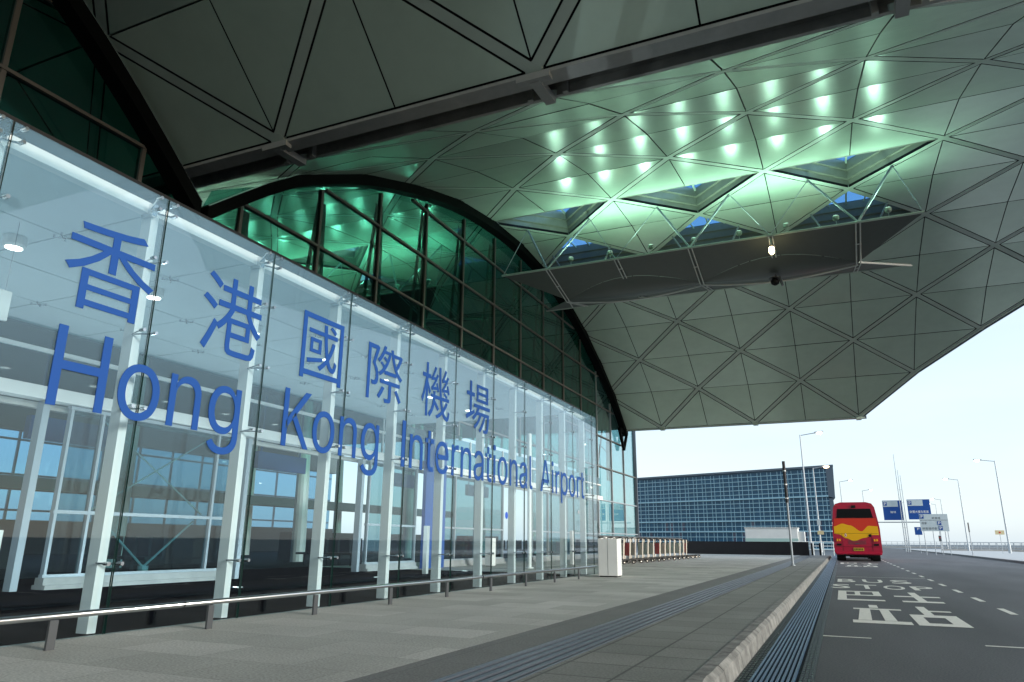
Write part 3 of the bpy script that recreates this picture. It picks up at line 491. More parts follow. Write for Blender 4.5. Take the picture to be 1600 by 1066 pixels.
# skylights: splayed wells through the lining with glass at the top
for (i, k, side) in wells:
    x = xcol(i); ky = k; kn = side[1]
    a = S1(x-DX, k); b = S1(x+DX, k); c = S1(x, kn)
    n = (b-a).cross(c-a).normalized(); n = n if n.z > 0 else -n
    g = (a+b+c)/3
    sh = lambda p, t: g+(p-g)*t
    tri = [sh(p, .93) for p in (a, b, c)]
    well = MB(); H = 1.0; topo = V((0, 0, H))
    lv = [(0., 0.), (.30, .02), (.32, .09), (.62, .12), (.64, .18), (1.0, .20)]
    rings = [[p+V((0,0,h))+(g-p)*t for p in tri] for h, t in lv]
    out = [[sh(p, 1.0)+V((0,0,h+.0)) for p in (a,b,c)] for h in (.02, H+.02)]
    for r0, r1 in zip(rings, rings[1:]):
        for j in range(3): well.add([r0[j], r0[(j+1)%3], r1[(j+1)%3], r1[j]], [(0,1,2,3)])
    for j in range(3): well.add([out[0][j], out[0][(j+1)%3], rings[0][(j+1)%3], rings[0][j]], [(0,1,2,3)])
    for j in range(3): well.add([out[0][j], out[0][(j+1)%3], out[1][(j+1)%3], out[1][j]], [(3,2,1,0)])
    wl = build(well, 'skylight', 'well')
    if x > -13:
        top = rings[-1]
        gl = MB().prism([p-V((0,0,.03)) for p in top], (0,0,.02)).build('pane', 'roof_glass', wl)
        fr = MB(); m_ = (top[0]+top[1])/2; fr.bar(m_-V((0,0,.08)), top[2]-V((0,0,.08)), .07, .08)
        fr.bar(top[0]*.66+top[1]*.34-V((0,0,.09)), top[2]*.6+top[0]*.4-V((0,0,.09)), .05, .05)
        fr.bar(top[1]*.66+top[0]*.34-V((0,0,.09)), top[2]*.6+top[1]*.4-V((0,0,.09)), .05, .05)
        fr.build('glazing_bar', 'member', wl)
# fascia along the sloping free edge and the low edge
def edge_pts(prof, ks, sgn=1): return [V((1.67+DX*min(k, 12-k), prof[k][0], prof[k][1])) for k in ks]
ep = edge_pts(PR, range(0, 6))+[V((16.3, PR[7][0], PR[7][1]))]+edge_pts(PR, range(8, 13))
mb = MB(); mb2 = MB()
for p, q in zip(ep, ep[1:]):
    d = (q-p); o_ = V((d.y, -d.x, 0)).normalized(); o_ = o_ if o_.x > 0 else -o_
    mb.prism([p-V((0,0,.03)), q-V((0,0,.03)), q+o_*.42+V((0,0,.10)), p+o_*.42+V((0,0,.10))], (0,0,.05))
    mb2.prism([p+o_*.40+V((0,0,.04)), q+o_*.40+V((0,0,.04)), q+o_*.47+V((0,0,.04)), p+o_*.47+V((0,0,.04))], (0,0,.42))
p, q = V((-12.95, 46.7, 8.1)), V((1.9, 46.7, 8.1))
mb.box((-12.8, 46.72, 8.03), (2.0, 46.98, 8.10)); mb2.box((-12.8, 46.98, 8.02), (2.1, 47.06, 8.50))
build(mb, 'edge_soffit', 'member'); build(mb2, 'fascia', 'tower_grey')
for x in (-10.025, -4.175, 1.675):
    build(MB().box((x-.14, 46.66, 7.96), (x+.14, 47.10, 8.20)), 'edge_bracket', 'member')
# outer roof skin above everything (closes the roof against the sky)
mb = MB()
for k in range(12):
    for xa, xb in ((-38.5, None),):
        x0, x1 = 1.67+DX*min(k, 12-k), 1.67+DX*min(k+1, 12-(k+1))
        x0, x1 = min(x0, 16.3)-.1, min(x1, 16.3)-.1
        p, q = PR[k], PR[k+1]
        if k in (5, 6):
            # strips between the skylight wells stay open as a row of slots: solid pieces only beside the wells
            y0, y1 = p[0], q[0]
            mb.add([(4.7, p[0], p[1]+1.28), (min(x0,x1), p[0], p[1]+.45), (min(x0,x1), q[0], q[1]+.45), (4.7, q[0], q[1]+1.28)], [(0,1,2,3)])
            continue
        mb.add([(-39, p[0], p[1]+.45), (x0, p[0], p[1]+.45), (x1, q[0], q[1]+.45), (-39, q[0], q[1]+.45)], [(0,1,2,3)])
build(mb, 'outer_roof', 'roof_top')
mb = MB()
for k in range(9):
    p, q = PN[k], PN[k+1]
    mb.add([(-39, p[0], p[1]+.45), (19, p[0], p[1]+.45), (19, q[0], q[1]+.45), (-39, q[0], q[1]+.45)], [(0,1,2,3)])
build(mb, 'outer_roof', 'roof_top')
# ---- valley between the vaults: flange, recess, web, brackets
XV = 2.95
mb = MB(); mb.prism([(-39, 10.18, 8.84), (XV, 10.18, 8.84), (XV, 10.46, 8.78), (-39, 10.46, 8.78)], (0,0,.07)); build(mb, 'valley_flange', 'beam_light')
mb = MB(); mb.box((-39, 10.98, 8.90), (XV, 11.06, 9.36)); build(mb, 'valley_web', 'beam_grey')
mb = MB(); mb.box((-39, 10.2, 9.40), (XV, 11.2, 9.46)); mb.box((-39, 10.30, 8.86), (XV, 10.36, 9.4)); build(mb, 'valley_gutter', 'black')
for i in range(-1, 12, 2):
    x = xcol(i)
    if x > 3: continue
    mb = MB(); mb.bar((x, 10.22, 8.80), (x+.02, 11.02, 8.84), .20, .14); mb.bar((x-.32, 10.22, 8.80), (x+.32, 10.22, 8.80), .16, .12)
    br = build(mb, 'valley_bracket', 'beam_light')
    for dx in (-.35, .35): build(MB().box((x+dx-.05, 10.86, 8.86), (x+dx+.05, 10.979, 9.36)), 'stiffener', 'beam_grey')
# ================================================================== END WALL (x = -12.8)
XF = -12.8
def arch_z(y):
    pr = PR if y > 10.66 else PN
    pts = sorted(pr)
    if y > 10.66 and y < 11.05: return 8.4
    for (a, za), (b, zb) in zip(pts, pts[1:]):
        if a <= y <= b: return za+(zb-za)*(y-a)/(b-a)
    return 8.1
ARCH1 = [(46.85,8.05)]+PR[1:12]+[(10.75,8.15)]
ARCH0 = [(10.55,8.15),(8.69,9.75),(7.08,10.95),(5.15,12.1)]+[(y, z-.12) for y, z in PN[3:9]]
def ribbon(pts, xo, w_, top, bot):
    mb = MB()
    for (y0,z0),(y1,z1) in zip(pts, pts[1:]):
        for nn in (0,):
            vs = []
            for (y, z) in ((y0,z0),(y1,z1)):
                vs += [(xo, y, z-bot), (xo+w_, y, z-bot), (xo+w_, y, z-top), (xo, y, z-top)]
            mb.add(vs, [(3,2,1,0),(4,5,6,7),(0,1,5,4),(1,2,6,5),(2,3,7,6),(3,0,4,7)])
    return mb
def smooth(pts, n=4):
    out = []
    for i in range(len(pts)-1):
        p0 = pts[max(i-1,0)]; p1 = pts[i]; p2 = pts[i+1]; p3 = pts[min(i+2,len(pts)-1)]
        for j in range(n):
            t = j/n
            out.append(tuple(.5*((2*p1[q])+(-p0[q]+p2[q])*t+(2*p0[q]-5*p1[q]+4*p2[q]-p3[q])*t*t+(-p0[q]+3*p1[q]-3*p2[q]+p3[q])*t**3) for q in (0,1)))
    out.append(pts[-1]); return out
for A_ in (ARCH1, ARCH0):
    s_ = smooth(A_, 3)
    build(ribbon(s_, XF+.02, .40, .02, .38), 'arch_frame', 'black_frame')
    build(ribbon(s_, XF+.41, .03, -.02, .01), 'arch_trim', 'steel')
mb = MB(); mb.bar((-12.6, 45.6, 8.0), (-12.6, 46.6, 6.75), .16, .16, (1,0,0)); mb.bar((-12.6, 47.5, 8.0), (-12.6, 46.6, 6.75), .16, .16, (1,0,0)); mb.bar((-12.6,45.6,8.0),(-12.6,47.5,8.0),.18,.22)
build(mb, 'arch_foot', 'black_frame')
MY = [12.1+2.925*i for i in range(13)]     # mullion lines of the arched wall
LY = [9.25, 6.33, 3.4, .5]
ZT = [5.2, 7.05, 8.9, 10.75, 12.6]
ZB = 4.66
for y in MY:
    zt = arch_z(y)-.42 if y < 46.6 else 8.6
    zb = ZB if y < 41 else 1.25
    if zt > zb: build(MB().box((XF-.11, y-.045, zb), (XF+.03, y+.045, zt)), 'mullion', 'mullion_dark' if y < 41 else 'lamp_grey')
for y in LY: build(MB().box((XF-.11, y-.045, ZB), (XF+.03, y+.045, arch_z(y)-.35)), 'mullion', 'mullion_dark')
build(MB().box((XF-.16, 10.55, ZB), (XF+.1, 10.75, 8.3)), 'mullion', 'black_frame')
for z in ZT:
    # between the points where the arch crosses this level
    ys = [y/50 for y in range(int(10.75*50), int(46.8*50)) if arch_z(y/50)-.42 > z]
    if ys: build(MB().box((XF-.09, ys[0], z-.035), (XF+.05, max(ys) if z > 7 else 50.1, z+.035)), 'transom', 'mullion_dark')
    ys = [y/50 for y in range(-8*50, int(10.55*50)) if arch_z(y/50)-.38 > z]
    if ys: build(MB().box((XF-.09, ys[0], z-.035), (XF+.05, ys[-1], z+.035)), 'transom', 'mullion_dark')
for z in (3.25, 1.35): build(MB().box((XF-.09, 40.7, z-.03), (XF+.05, 50.1, z+.03)), 'transom', 'lamp_grey')
# glass, one light per bay (set behind the mullion faces)
bays = [10.7]+MY+[50.1]
for a, b in zip(bays, bays[1:]):
    if b-a < .2: continue
    zb = ZB if b < 41 else 1.2
    n_ = 6; pts = []
    tp = [(XF-.02, a+(b-a)*j/n_, (min(arch_z(min(a+(b-a)*j/n_, 46.7))-.2, 99) if a < 46 else 8.7)) for j in range(n_+1)]
    poly = [(XF-.02, a+.01, zb), (XF-.02, b-.01, zb)]+tp[::-1]
    build(MB().prism(poly, (-.02, 0, 0)), 'glazing', 'facade_glass' if b < 41.5 else 'corner_glass')
for a, b in zip(LY[::-1]+[10.62], (LY[::-1]+[10.62])[1:]):
    tp = [(XF-.02, a+(b-a)*j/4, arch_z(a+(b-a)*j/4)-.2) for j in range(5)]
    build(MB().prism([(XF-.02, a+.01, ZB), (XF-.02, b-.01, ZB)]+tp[::-1], (-.02,0,0)), 'glazing', 'facade_glass')
# glazed return at the far corner and its base rail
build(MB().box((-18, 50.1, 1.2), (XF+.02, 50.13, 8.7)), 'glazing', 'corner_glass')
build(MB().box((XF-.12, 50.06, 1.1), (XF+.12, 50.2, 8.75)), 'corner_post', 'tower_grey')
build(MB().box((XF-.1, 40.5, 1.02), (XF+.12, 50.2, 1.20)), 'base_rail', 'white_steel')
build(MB().box((XF-1.2, 40.5, .0), (XF-.9, 50.0, 1.02)), 'plinth', 'hall_dark')
for i in range(3): build(MB().box((-14.5-i*1.7, 50.0, 1.2), (-14.42-i*1.7, 50.1, 8.7)), 'mullion', 'lamp_grey')
# bow trusses standing behind the wall
for y in MY[:12]:
    zt = arch_z(min(y,46.5))-.6
    if zt < 5.6: continue
    mb = MB(); h = zt-4.6; y0 = y+.35
    mb.tube((XF-.35, y0-.12, 4.6), (XF-.35, y0+.10, zt), .075); mb.tube((XF-.35, y0+.45, 4.6), (XF-.35, y0+.16, zt), .075)
    mb.tube((XF-1.15, y0+.15, 5.0), (XF-.5, y0+.13, zt), .06)
    n_ = max(2, int(h/1.1))
    for j in range(n_):
        t = (j+.5)/n_; mb.tube((XF-.35, y0-.12+.22*t, 4.6+h*t), (XF-1.15+.65*t, y0+.14, 4.8+h*min(1,t+.08)), .03)
        mb.tube((XF-.35, y0-.12+.22*t, 4.6+h*t), (XF-.35, y0+.45-.29*t, 4.6+h*t), .035)
    build(mb, 'wind_truss', 'beam_light')

# ---- lobby between the screen and the inner wall
mb = MB(); mb.box((XF+.05, -6, 4.66), (-6.95, 20.2, 4.68)); build(mb, 'lobby_roof', 'brown')
mb = MB(); mb.box((-6.94, -6, 4.42), (-6.78, 20.2, 4.70)); build(mb, 'lobby_fascia', 'brown')
# ceiling of large pale panels with open joints
mb = MB()
for i in range(4):
    for j in range(16):
        x0 = -12.72+i*1.44; y0 = -6+j*1.6
        mb.box((x0+.012, y0+.012, 4.44), (x0+1.428, y0+1.588, 4.48))
build(mb, 'lobby_ceiling', 'vest_ceiling')
build(MB().box((XF+.06, -6, 4.56), (-6.96, 20.2, 4.60)), 'ceiling_void', 'dark_steel')
def fitting(x, y, z, parent, t=T):
    mb = MB()
    for sx in (-1, 1):
        for sy in (-1, 1): mb.tube((x, y, z-.02), (x+sx*.07, y+sy*.07, z-.02), .007, 5); mb.tube((x+sx*.07, y+sy*.07, z-.025), (x+sx*.07, y+sy*.07, z+.01), .014, 6)
    return build(mb, 'ceiling_fitting', 'steel', parent)
for i in range(1, 4):
    for j in range(3, 16): fitting(-12.72+i*1.44, -6+j*1.6, 4.43, T)
# round lights
for i in range(9):
    for x in (-9.0,):
        y = .9+i*2.05
        dl = build(MB().lathe((x, y, 4.30), [(.0,0),(.10,0),(.13,.03),(.13,.14)], 16), 'downlight', 'white_steel')
        build(MB().lathe((x, y, 4.292), [(.0,0),(.095,0),(.095,.006)], 16), 'lens', 'downlight', dl)
lamp_boxes = []
def area(name, loc, power, size, col, rot=(0,0,0), parent=None):
    l = bpy.data.lights.new(name, 'AREA'); l.shape = 'DISK'; l.size = size; l.energy = power; l.color = col
    o = bpy.data.objects.new(name, l); C.objects.link(o); o.location = loc; o.rotation_euler = rot
    return o
for i in range(5):  # added lights in the floor, brighten the lobby ceiling and posts
    for x, pw in ((-10.0, 70),):
        y = 1.6+i*4.4
        up_ = build(MB().lathe((x, y, -.001), [(.11,0),(.11,.012),(.09,.016)], 16), 'fill_uplight', 'steel')
        build(MB().lathe((x, y, .0165), [(0,0),(.085,0),(.085,.003)], 16), 'lens', 'fill_lens', up_)
        area('lobby_fill', (x, y, .03), pw, .16, (.78, .93, 1), (math.pi, math.radians(-22 if x > -11 else 0), 0))
# inner wall at x=-12.4: sill, posts, header, upper glazing
XI = -12.4
def ibay(ya, yb, mulls, brace):
    build(MB().box((XI-.18, ya, -.0), (XI+.16, yb, .07)).box((XI-.12, ya, .07), (XI+.10, yb, .19)), 'wall_sill', 'concrete')
    build(MB().box((XI-.05, ya, .19), (XI+.05, yb, .24)).box((XI-.05, ya, 3.06), (XI+.05, yb, 3.12)).box((XI-.05, ya, 1.25), (XI+.05, yb, 1.31)), 'window_frame', 'lamp_grey')
    for m_ in mulls: build(MB().box((XI-.045, m_-.025, .24), (XI+.055, m_+.025, 3.06)), 'mullion', 'lamp_grey')
    build(MB().box((XI-.02, ya+.02, .25), (XI, yb-.02, 3.05)), 'glazing', 'clear_glass')
    if brace:
        c = (ya+yb)/2+.2; mb = MB()
        mb.tube((XI-.3, c-1.1, 1.2), (XI-.3, c, .3), .022); mb.tube((XI-.3, c+1.1, 1.2), (XI-.3, c, .3), .022)
        mb.tube((XI-.3, c-1.3, 3.0), (XI-.3, c+1.3, 1.35), .018); mb.tube((XI-.3, c+1.3, 3.0), (XI-.3, c-1.3, 1.35), .018)
        mb.lathe((XI-.3, c, .22), [(.1,0),(.1,.1)], 8)
        build(mb, 'cross_brace', 'white_steel')
ibay(8.36, 12.45, [8.4, 9.02, 11.85, 12.42], True)
ibay(17.6, 20.3, [17.65, 18.6, 20.25], False)
ibay(21.9, 27.0, [21.95, 22.9, 24.5, 26.95], False)
ibay(30.0, 40.0, [30.05, 32, 34.5, 37, 39.9], False)
ibay(-5, 1.2, [-4.9, -2, 1.15], True)
build(MB().box((XI-.16, -6, 3.14), (XI+.14, 40.4, 3.36)), 'header_beam', 'white_paint')
build(MB().box((XI-.3, -6, 3.02), (XI-.17, 40.4, 3.12)), 'header_beam', 'beam_light')
build(MB().box((XI-.05, -6, 3.96), (XI+.05, 40.4, 4.03)), 'upper_rail', 'white_paint')
build(MB().box((XI-.02, -6, 3.37), (XI, 40.4, 4.4)), 'glazing', 'clear_glass')
for i in range(16): build(MB().box((XI-.03, -5+i*2.9, 3.37), (XI+.03, -4.95+i*2.9, 4.42)), 'mullion', 'white_steel')
for y in (7.9, 12.75, 17.25): build(MB().box((XI-.10, y-.06, 0), (XI+.08, y+.06, 3.1)), 'door_post', 'lamp_grey')
# blue gate panel with its number
bp_ = thing('gate_sign', 'tall blue entrance panel with a white number 4 behind the glass', 'sign', (XI+.3, 20.95, 0))
MB().box((-.06, -.66, 0), (.06, .66, 4.1)).build('panel', 'board_blue', bp_)
vs, fs = text_polys('4', .02); vs = fit(vs, -.13, .15, 3.20, 3.66)
MB().add([(.066, x, y) for x, y in vs], fs).build('numeral', 'white_paint', bp_)

# ---- departures hall behind
build(MB().box((-46, -8, -.3), (-16.002, 50, -.0)), 'hall_floor', 'hall_floor')
for k, zz in enumerate((.4, 2.2, 4.0, 5.8, 7.6, 9.6, 11.6)):
    build(MB().box((-39.1, -8, zz-.05), (-38.95, 50, zz+.05)), 'far_transom', 'lamp_grey')
mb = MB()
for i in range(24): mb.box((-39.1, -8+i*2.45, 0), (-38.98, -7.9+i*2.45, 15)); 
build(mb, 'far_mullions', 'lamp_grey')
build(MB().box((-38.94, -8, .3), (-38.92, 50, 14)), 'far_glazing', 'far_glass')
build(MB().box((-28.2, -8, 2.55), (-27.2, 50, 3.0)), 'band_slab', 'teal_band')  # added slab, its teal colour stands in for a reflected dark band
build(MB().box((-38.9, -8, 0), (-38.3, 50, 1.7)), 'hall_wall', 'hall_dark')
build(MB().box((-38.9, -8, 6.2), (-38.3, 50, 13.5)), 'hall_wall', 'hall_upper')
for i in range(6):
    build(MB().box((-22, 1+i*8, 0), (-21.2, 5.5+i*8, 1.15)), 'check_in_desk', 'hall_dark')
for i in range(5):
    y = 3.5+i*8.2
    build(MB().box((-19, y, 3.3), (-18.8, y+2.6, 3.9)).box((-18.92, y+.2, 3.9), (-18.88, y+.24, 6)).box((-18.92, y+2.3, 3.9), (-18.88, y+2.34, 6)), 'hanging_sign', 'board_blue')
    for q in range(5): build(MB().box((-15.6-.5*q, y+1.0, .35), (-15.2-.5*q, y+1.5, .42)).box((-15.6-.5*q, y+1.5, .42), (-15.2-.5*q, y+1.55, .9)).box((-15.42-.5*q, y+1.2, 0), (-15.38-.5*q, y+1.3, .35)), 'seat', 'hall_dark')
for i in range(7):
    for x in (-19.5, -30):
        y = -1+i*8.1
        build(MB().tube((x, y, 0), (x-.5, y+.35, 9), .28, 14, .20), 'column', 'white_steel')
build(MB().box((-46, -8.2, 0), (-12.9, -8.1, 13)), 'hall_wall', 'hall_dark')

# ================================================================== GLASS SCREEN
SY = [4.88+1.612*k for k in range(-2, 10)]
SYJ = [y-.06 for y in SY]
XP, XS = -6.15, -6.45
G = thing('glass_screen', 'free standing glass entrance screen on white steel posts carrying large blue airport lettering', 'screen', (XS, 12, 0))
def gb(mb, name, m, parent=G, **k):
    o = mb.build(name, m, parent, **k)
    if parent is G: o.matrix_parent_inverse = Matrix.Translation(-V(G.location))
    return o
for y in SY:
    gb(MB().box((XS-.09, y-.045, 0), (XS+.06, y+.045, 4.22)), 'post', 'white_paint', bevel=.004)
    for z in (4.25, 3.62, 2.85, 2.08, .62):
        mb = MB()
        yj = y-.06
        if z > 4.2:
            for sy in (-1, 1):
                for dz in (-.10, .03): mb.tube((XS+.06, yj+sy*.02, z-.04), (XP-.03, yj+sy*.10, z+dz), .010, 6); mb.tube((XP-.04, yj+sy*.10, z+dz), (XP+.03, yj+sy*.10, z+dz), .018, 8)
            mb.box((XS-.05, yj-.03, z-.1), (XS+.12, yj+.03, z+.04))
        else:
            for sy in (-1, 1): mb.tube((XS+.06, yj, z), (XP-.03, yj+sy*.07, z), .009, 6); mb.tube((XP-.035, yj+sy*.07, z), (XP+.025, yj+sy*.07, z), .019, 8)
        gb(mb, 'spider_fitting', 'steel')
for a, b in zip(SY, SY[1:]): gb(MB().box((XS-.06, a+.046, 4.19), (XS+.05, b-.046, 4.31)), 'head_beam', 'white_paint')
gb(MB().box((XS-.06, SY[-1]-.044, 4.222), (XS+.05, SY[-1]+.06, 4.31)), 'head_beam', 'white_paint')
ed = SYJ+[SYJ[-1]+.42]
random.seed(11)
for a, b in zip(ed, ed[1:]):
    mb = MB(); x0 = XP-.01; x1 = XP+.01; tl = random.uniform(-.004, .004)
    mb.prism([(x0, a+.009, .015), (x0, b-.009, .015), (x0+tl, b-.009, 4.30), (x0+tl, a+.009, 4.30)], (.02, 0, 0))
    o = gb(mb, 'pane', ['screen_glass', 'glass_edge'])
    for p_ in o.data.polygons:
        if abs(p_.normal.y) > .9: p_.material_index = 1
GLYPH = json.loads(GLYPHS)
ADV = dict(H=.517,o=.415,n=.41,g=.425,K=.467,I=.175,t=.227,e=.404,r=.259,a=.389,i=.167,A=.48,l=.189,p=.424)
def lettering(s, y0, y1, z0, cap):
    k = cap/.509; x = 0; tmp = []
    for ch in s: tmp.append((ch, x)); x += ADV[ch]
    nat = x-.09; sy = (y1-y0)/nat
    for ch, xx in tmp:
        if ch == 'I': vs, fs = [(.053,0),(.128,0),(.128,.509),(.053,.509)], [(0,1,2,3)]
        else: vs, fs = cache.setdefault(ch, None) or cache.update({ch: bezier_polys(GLYPH[ch])}) or cache[ch]
        mb = MB(); off = -.053
        fr = [(XP+.018, y0+(xx+v[0]+off)*sy, z0+v[1]*k) for v in vs]
        bk = [(XP+.0115, p[1], p[2]) for p in fr]
        mb.add(fr, fs); mb.add(bk, [tuple(reversed(f)) for f in fs])
        gb(mb, 'letter', 'sign_blue')
cache = {}
lettering('Hong', 3.90, 6.15, 1.955, .722); lettering('Kong', 6.83, 8.93, 1.955, .722)
lettering('International', 9.54, 14.88, 1.955, .722); lettering('Airport', 15.45, 18.52, 1.955, .722)
for ch, y0, y1, z0, z1 in (('香',3.85,4.79,2.87,3.76),('港',5.42,6.32,2.85,3.76),('國',7.06,7.91,2.87,3.76),('際',8.52,9.46,2.86,3.74),('機',10.07,11.04,2.86,3.78),('場',11.67,12.68,2.85,3.79)):
    vs, fs = text_polys(ch, 0); vs = fit(vs, y0, y1, z0, z1); mb = MB()
    mb.add([(XP+.018, a, b) for a, b in vs], fs); mb.add([(XP+.0115, a, b) for a, b in vs], [tuple(reversed(f)) for f in fs])
    gb(mb, 'character', 'sign_blue')
# small round and square decals
vs = [(.07*math.cos(t*math.pi/8), .07*math.sin(t*math.pi/8)) for t in range(16)]
gb(MB().add([(XP+.0118, 13.55+a, 1.35+b) for a, b in vs], [tuple(range(16))]), 'decal', 'letter_blue')
gb(MB().box((XP+.0115, 18.0, 1.55), (XP+.014, 18.12, 1.63)), 'decal', 'lamp_grey')

# low rail in front of the screen
R_ = thing('guard_rail', 'low polished steel rail on short legs along the foot of the glass screen', 'rail', (-5.75, 10, 0))
mb = MB(); mb.tube((0, -9, .25), (0, 8.2, .25), .026, 12); o = mb.build('rail', 'steel', R_, smooth=True)
for k in range(-4, 10):
    y = 4.05+1.60*k-10
    if y < 8.3: MB().box((-.012, y-.035, 0), (.012, y+.035, .22)).build('leg', 'dark_steel', R_)
for y in (-4.7, 1.7): MB().tube((0, y, .25), (0, y+.012, .25), .028, 12).build('joint', 'black', R_)
# white block at the end of the rail
b_ = thing('bollard', 'square white metal bollard at the far end of the low rail', 'bollard', (-5.45, 18.45, 0), .06)
MB().box((-.25, -.25, .03), (.25, .25, .93)).build('body', 'box_white', b_, bevel=.012)
MB().box((-.22, -.22, 0), (.22, .22, .03)).build('base', 'rubber', b_)
MB().box((-.004, -.2515, .05), (.004, -.25, .92)).build('seam', 'dark_steel', b_)
def inner(kind, x, y, s, h, label, grp):
    t = thing(kind, label, 'bollard', (x, y, 0), 0, grp)
    MB().box((-s, -s, .02), (s, s, h)).build('body', 'white_paint', t, bevel=.006)
    MB().box((-s*.8, -s*.8, 0), (s*.8, s*.8, .02)).build('base', 'rubber', t)
inner('door_bollard', -9.93, 16.85, .06, 1.22, 'slim white post standing before the blue number panel', 'white posts inside the lobby')
inner('door_bollard', -9.3, 26.5, .06, 1.25, 'slim white post at the far end of the lobby, close to the last panes', 'white posts inside the lobby')
inner('door_bollard', -11.3, 23.6, .14, .95, 'stout white bollard inside the lobby beyond the blue panel', 'white posts inside the lobby')
inner('door_bollard', -8.25, 4.80, .17, .92, 'white bollard cut by the left edge of the photo, behind the first pane', 'white posts inside the lobby')
t = thing('hanging_panel', 'blank white square panel hung under the lobby ceiling at the left edge', 'sign', (-8.5, 4.55, 3.23))
MB().box((-.02,-.25,0), (.02,.25,.35)).build('board', 'white_paint', t, bevel=.004)
for yy in (-.18, .18): MB().tube((0,yy,.35), (0,yy,1.2), .003, 5).build('wire', 'dark_steel', t)
t = thing('lobby_column', 'tall slim white column inside the lobby behind the far panes', 'column', (-9.4, 22.6, 0))
MB().tube((0,0,0), (0,0,4.4), .07, 12).build('shaft', 'white_steel', t); MB().lathe((0,0,0), [(.14,0),(.14,.03)], 12).build('base', 'white_steel', t)
# ================================================================== REFLECTORS UNDER THE SKYLIGHTS
def reflector(ox, label, live):
    t = thing('light_reflector', label, 'reflector', (ox, 28.6, 11.2), 0, 'reflector wings hung under the vault')
    K0, K1, K2 = -10.03, -4.18, 1.67
    E1, E2 = -7.1, -1.25
    N = lambda x: V((x, -2.6, .55)); F = lambda x: V((x, 2.6, .55)); K = lambda x: V((x, 0, 0))
    tipL, tipR = -12.1, 3.72
    def panel(pts):
        pts = [V(p) for p in pts]; MB().prism(pts, (0, 0, .03)).build('panel', 'reflector', t)
    for Q in (N, F):
        panel([Q(tipL), Q(K0), K(K0)]); panel([Q(K2), Q(tipR), K(K2)])
        for a, e, b in ((K0, E1, K1), (K1, E2, K2)):
            panel([Q(a), Q(e), K(a)]); panel([Q(e), Q(b), K(b)])
            # centre triangle, its lower part cut away for the curved diffuser
            s = 1 if Q is F else -1
            m1, m2 = K(a).lerp(Q(e), .02), K(b).lerp(Q(e), .02)
            cur = [V((a+(b-a)*u, s*1.25*math.sin(math.pi*u), .55*1.25/2.6*math.sin(math.pi*u)+.004)) for u in [j/12 for j in range(13)]]
            panel([Q(e)]+cur)
    for a, b in ((K0, K1), (K1, K2)):
        mb = MB(); nu, nv = 12, 8; vs = []
        for i in range(nu+1):
            u = i/nu; hw = 1.2*math.sin(math.pi*u)+.02
            for j in range(nv+1):
                v = j/nv*2-1; vs.append((a+(b-a)*u, v*hw, .26*abs(v)**2*math.sin(math.pi*u)-.10*(1-v*v)*math.sin(math.pi*u)))
        fs = [(i*(nv+1)+j, (i+1)*(nv+1)+j, (i+1)*(nv+1)+j+1, i*(nv+1)+j+1) for i in range(nu) for j in range(nv)]
        mb.add(vs, fs).build('diffuser', 'reflector_gloss', t, smooth=True)
        pts = [V((a+(b-a)*u, .25, -.02-.26*math.sin(math.pi*u))) for u in [j/10 for j in range(11)]]
        MB().path(pts, .035, 6).build('keel_tube', 'white_steel', t)
    MB().tube(K(K2), F(tipR)+V((0,0,-.05)), .04, 6).build('end_tube', 'white_paint', t)
    MB().tube(K(K0), F(K0-.7), .035, 6).build('end_tube', 'white_steel', t)
    MB().tube(N(tipL), N(tipR), .045, 6).build('edge_tube', 'member', t); MB().tube(F(tipL), F(tipR), .045, 6).build('edge_tube', 'member', t)
    for x in (K0, E1, K1, E2, K2):
        fr = 1.0 if x in (K0, K1, K2) else .52
        for s, Q in ((-1, N), (1, F)):
            b = Q(x)+V((0,0,-.02)); e = Q(x).lerp(K(x), fr)+V((0,0,-.08))
            mb = MB()
            for dx in (-.07, .07): mb.tube(b+V((dx,0,0)), e+V((dx,0,0)), .025, 6)
            mb.tube(b.lerp(e,.5)+V((-.1,0,0)), b.lerp(e,.5)+V((.1,0,0)), .02, 6)
            mb.build('channel', 'white_steel', t)
    # hangers up to the vault
    for x in (K0, K1, K2):
        for dx in (-1.46, 1.46):
            ca = V((x+dx, (PR[6][0]+PR[7][0])/2-28.6, (PR[6][1]+PR[7][1])/2-11.2)); cb = V((x+dx, (PR[6][0]+PR[5][0])/2-28.6, (PR[6][1]+PR[5][1])/2-11.2))
            MB().tube(ca, N(x), .045, 6).build('hanger', 'lamp_grey', t); MB().tube(cb, F(x), .04, 6).build('hanger', 'lamp_grey', t)
            MB().tube(ca, N(x+dx*2 if tipL < x+dx*2 < tipR else x+dx*1.38), .016, 5).build('stay', 'lamp_grey', t)
    # uplight fixtures in the trough: housing with a lit lens
    for j in range(8):
        x = -9.3+j*1.72
        hs = MB().lathe((x, -1.7, 1.12), [(.06,0),(.11,.04),(.12,.15)], 12).box((x-.012, -1.712, .42), (x+.012, -1.688, 1.17)).build('uplight', 'member', t)
        MB().lathe((x, -1.7, 1.281), [(.0,0),(.10,0),(.10,.008)], 12).build('lens', 'uplens', hs)
        area('uplight_lamp', (ox+x, 26.88, 12.53), UP_W, .24, (.56, 1, .74), (math.pi-math.radians(-22), 0, 0)).parent = t
        if j % 2 and j < 7: area('trough_lamp', (ox+x, 29.3, 11.75), UP_W*.24, .3, (.70, 1, .62), (math.pi, 0, 0)).parent = t
        if j % 2 and j < 7: MB().box((x-.16, .6, .30), (x+.16, .8, .50)).build('trough_light', 'uplens', t)
    return t
UP_W = 40
m = mat('uplens', (.7, 1, .8), .5, emit=(.62, 1, .8), estr=1.5)
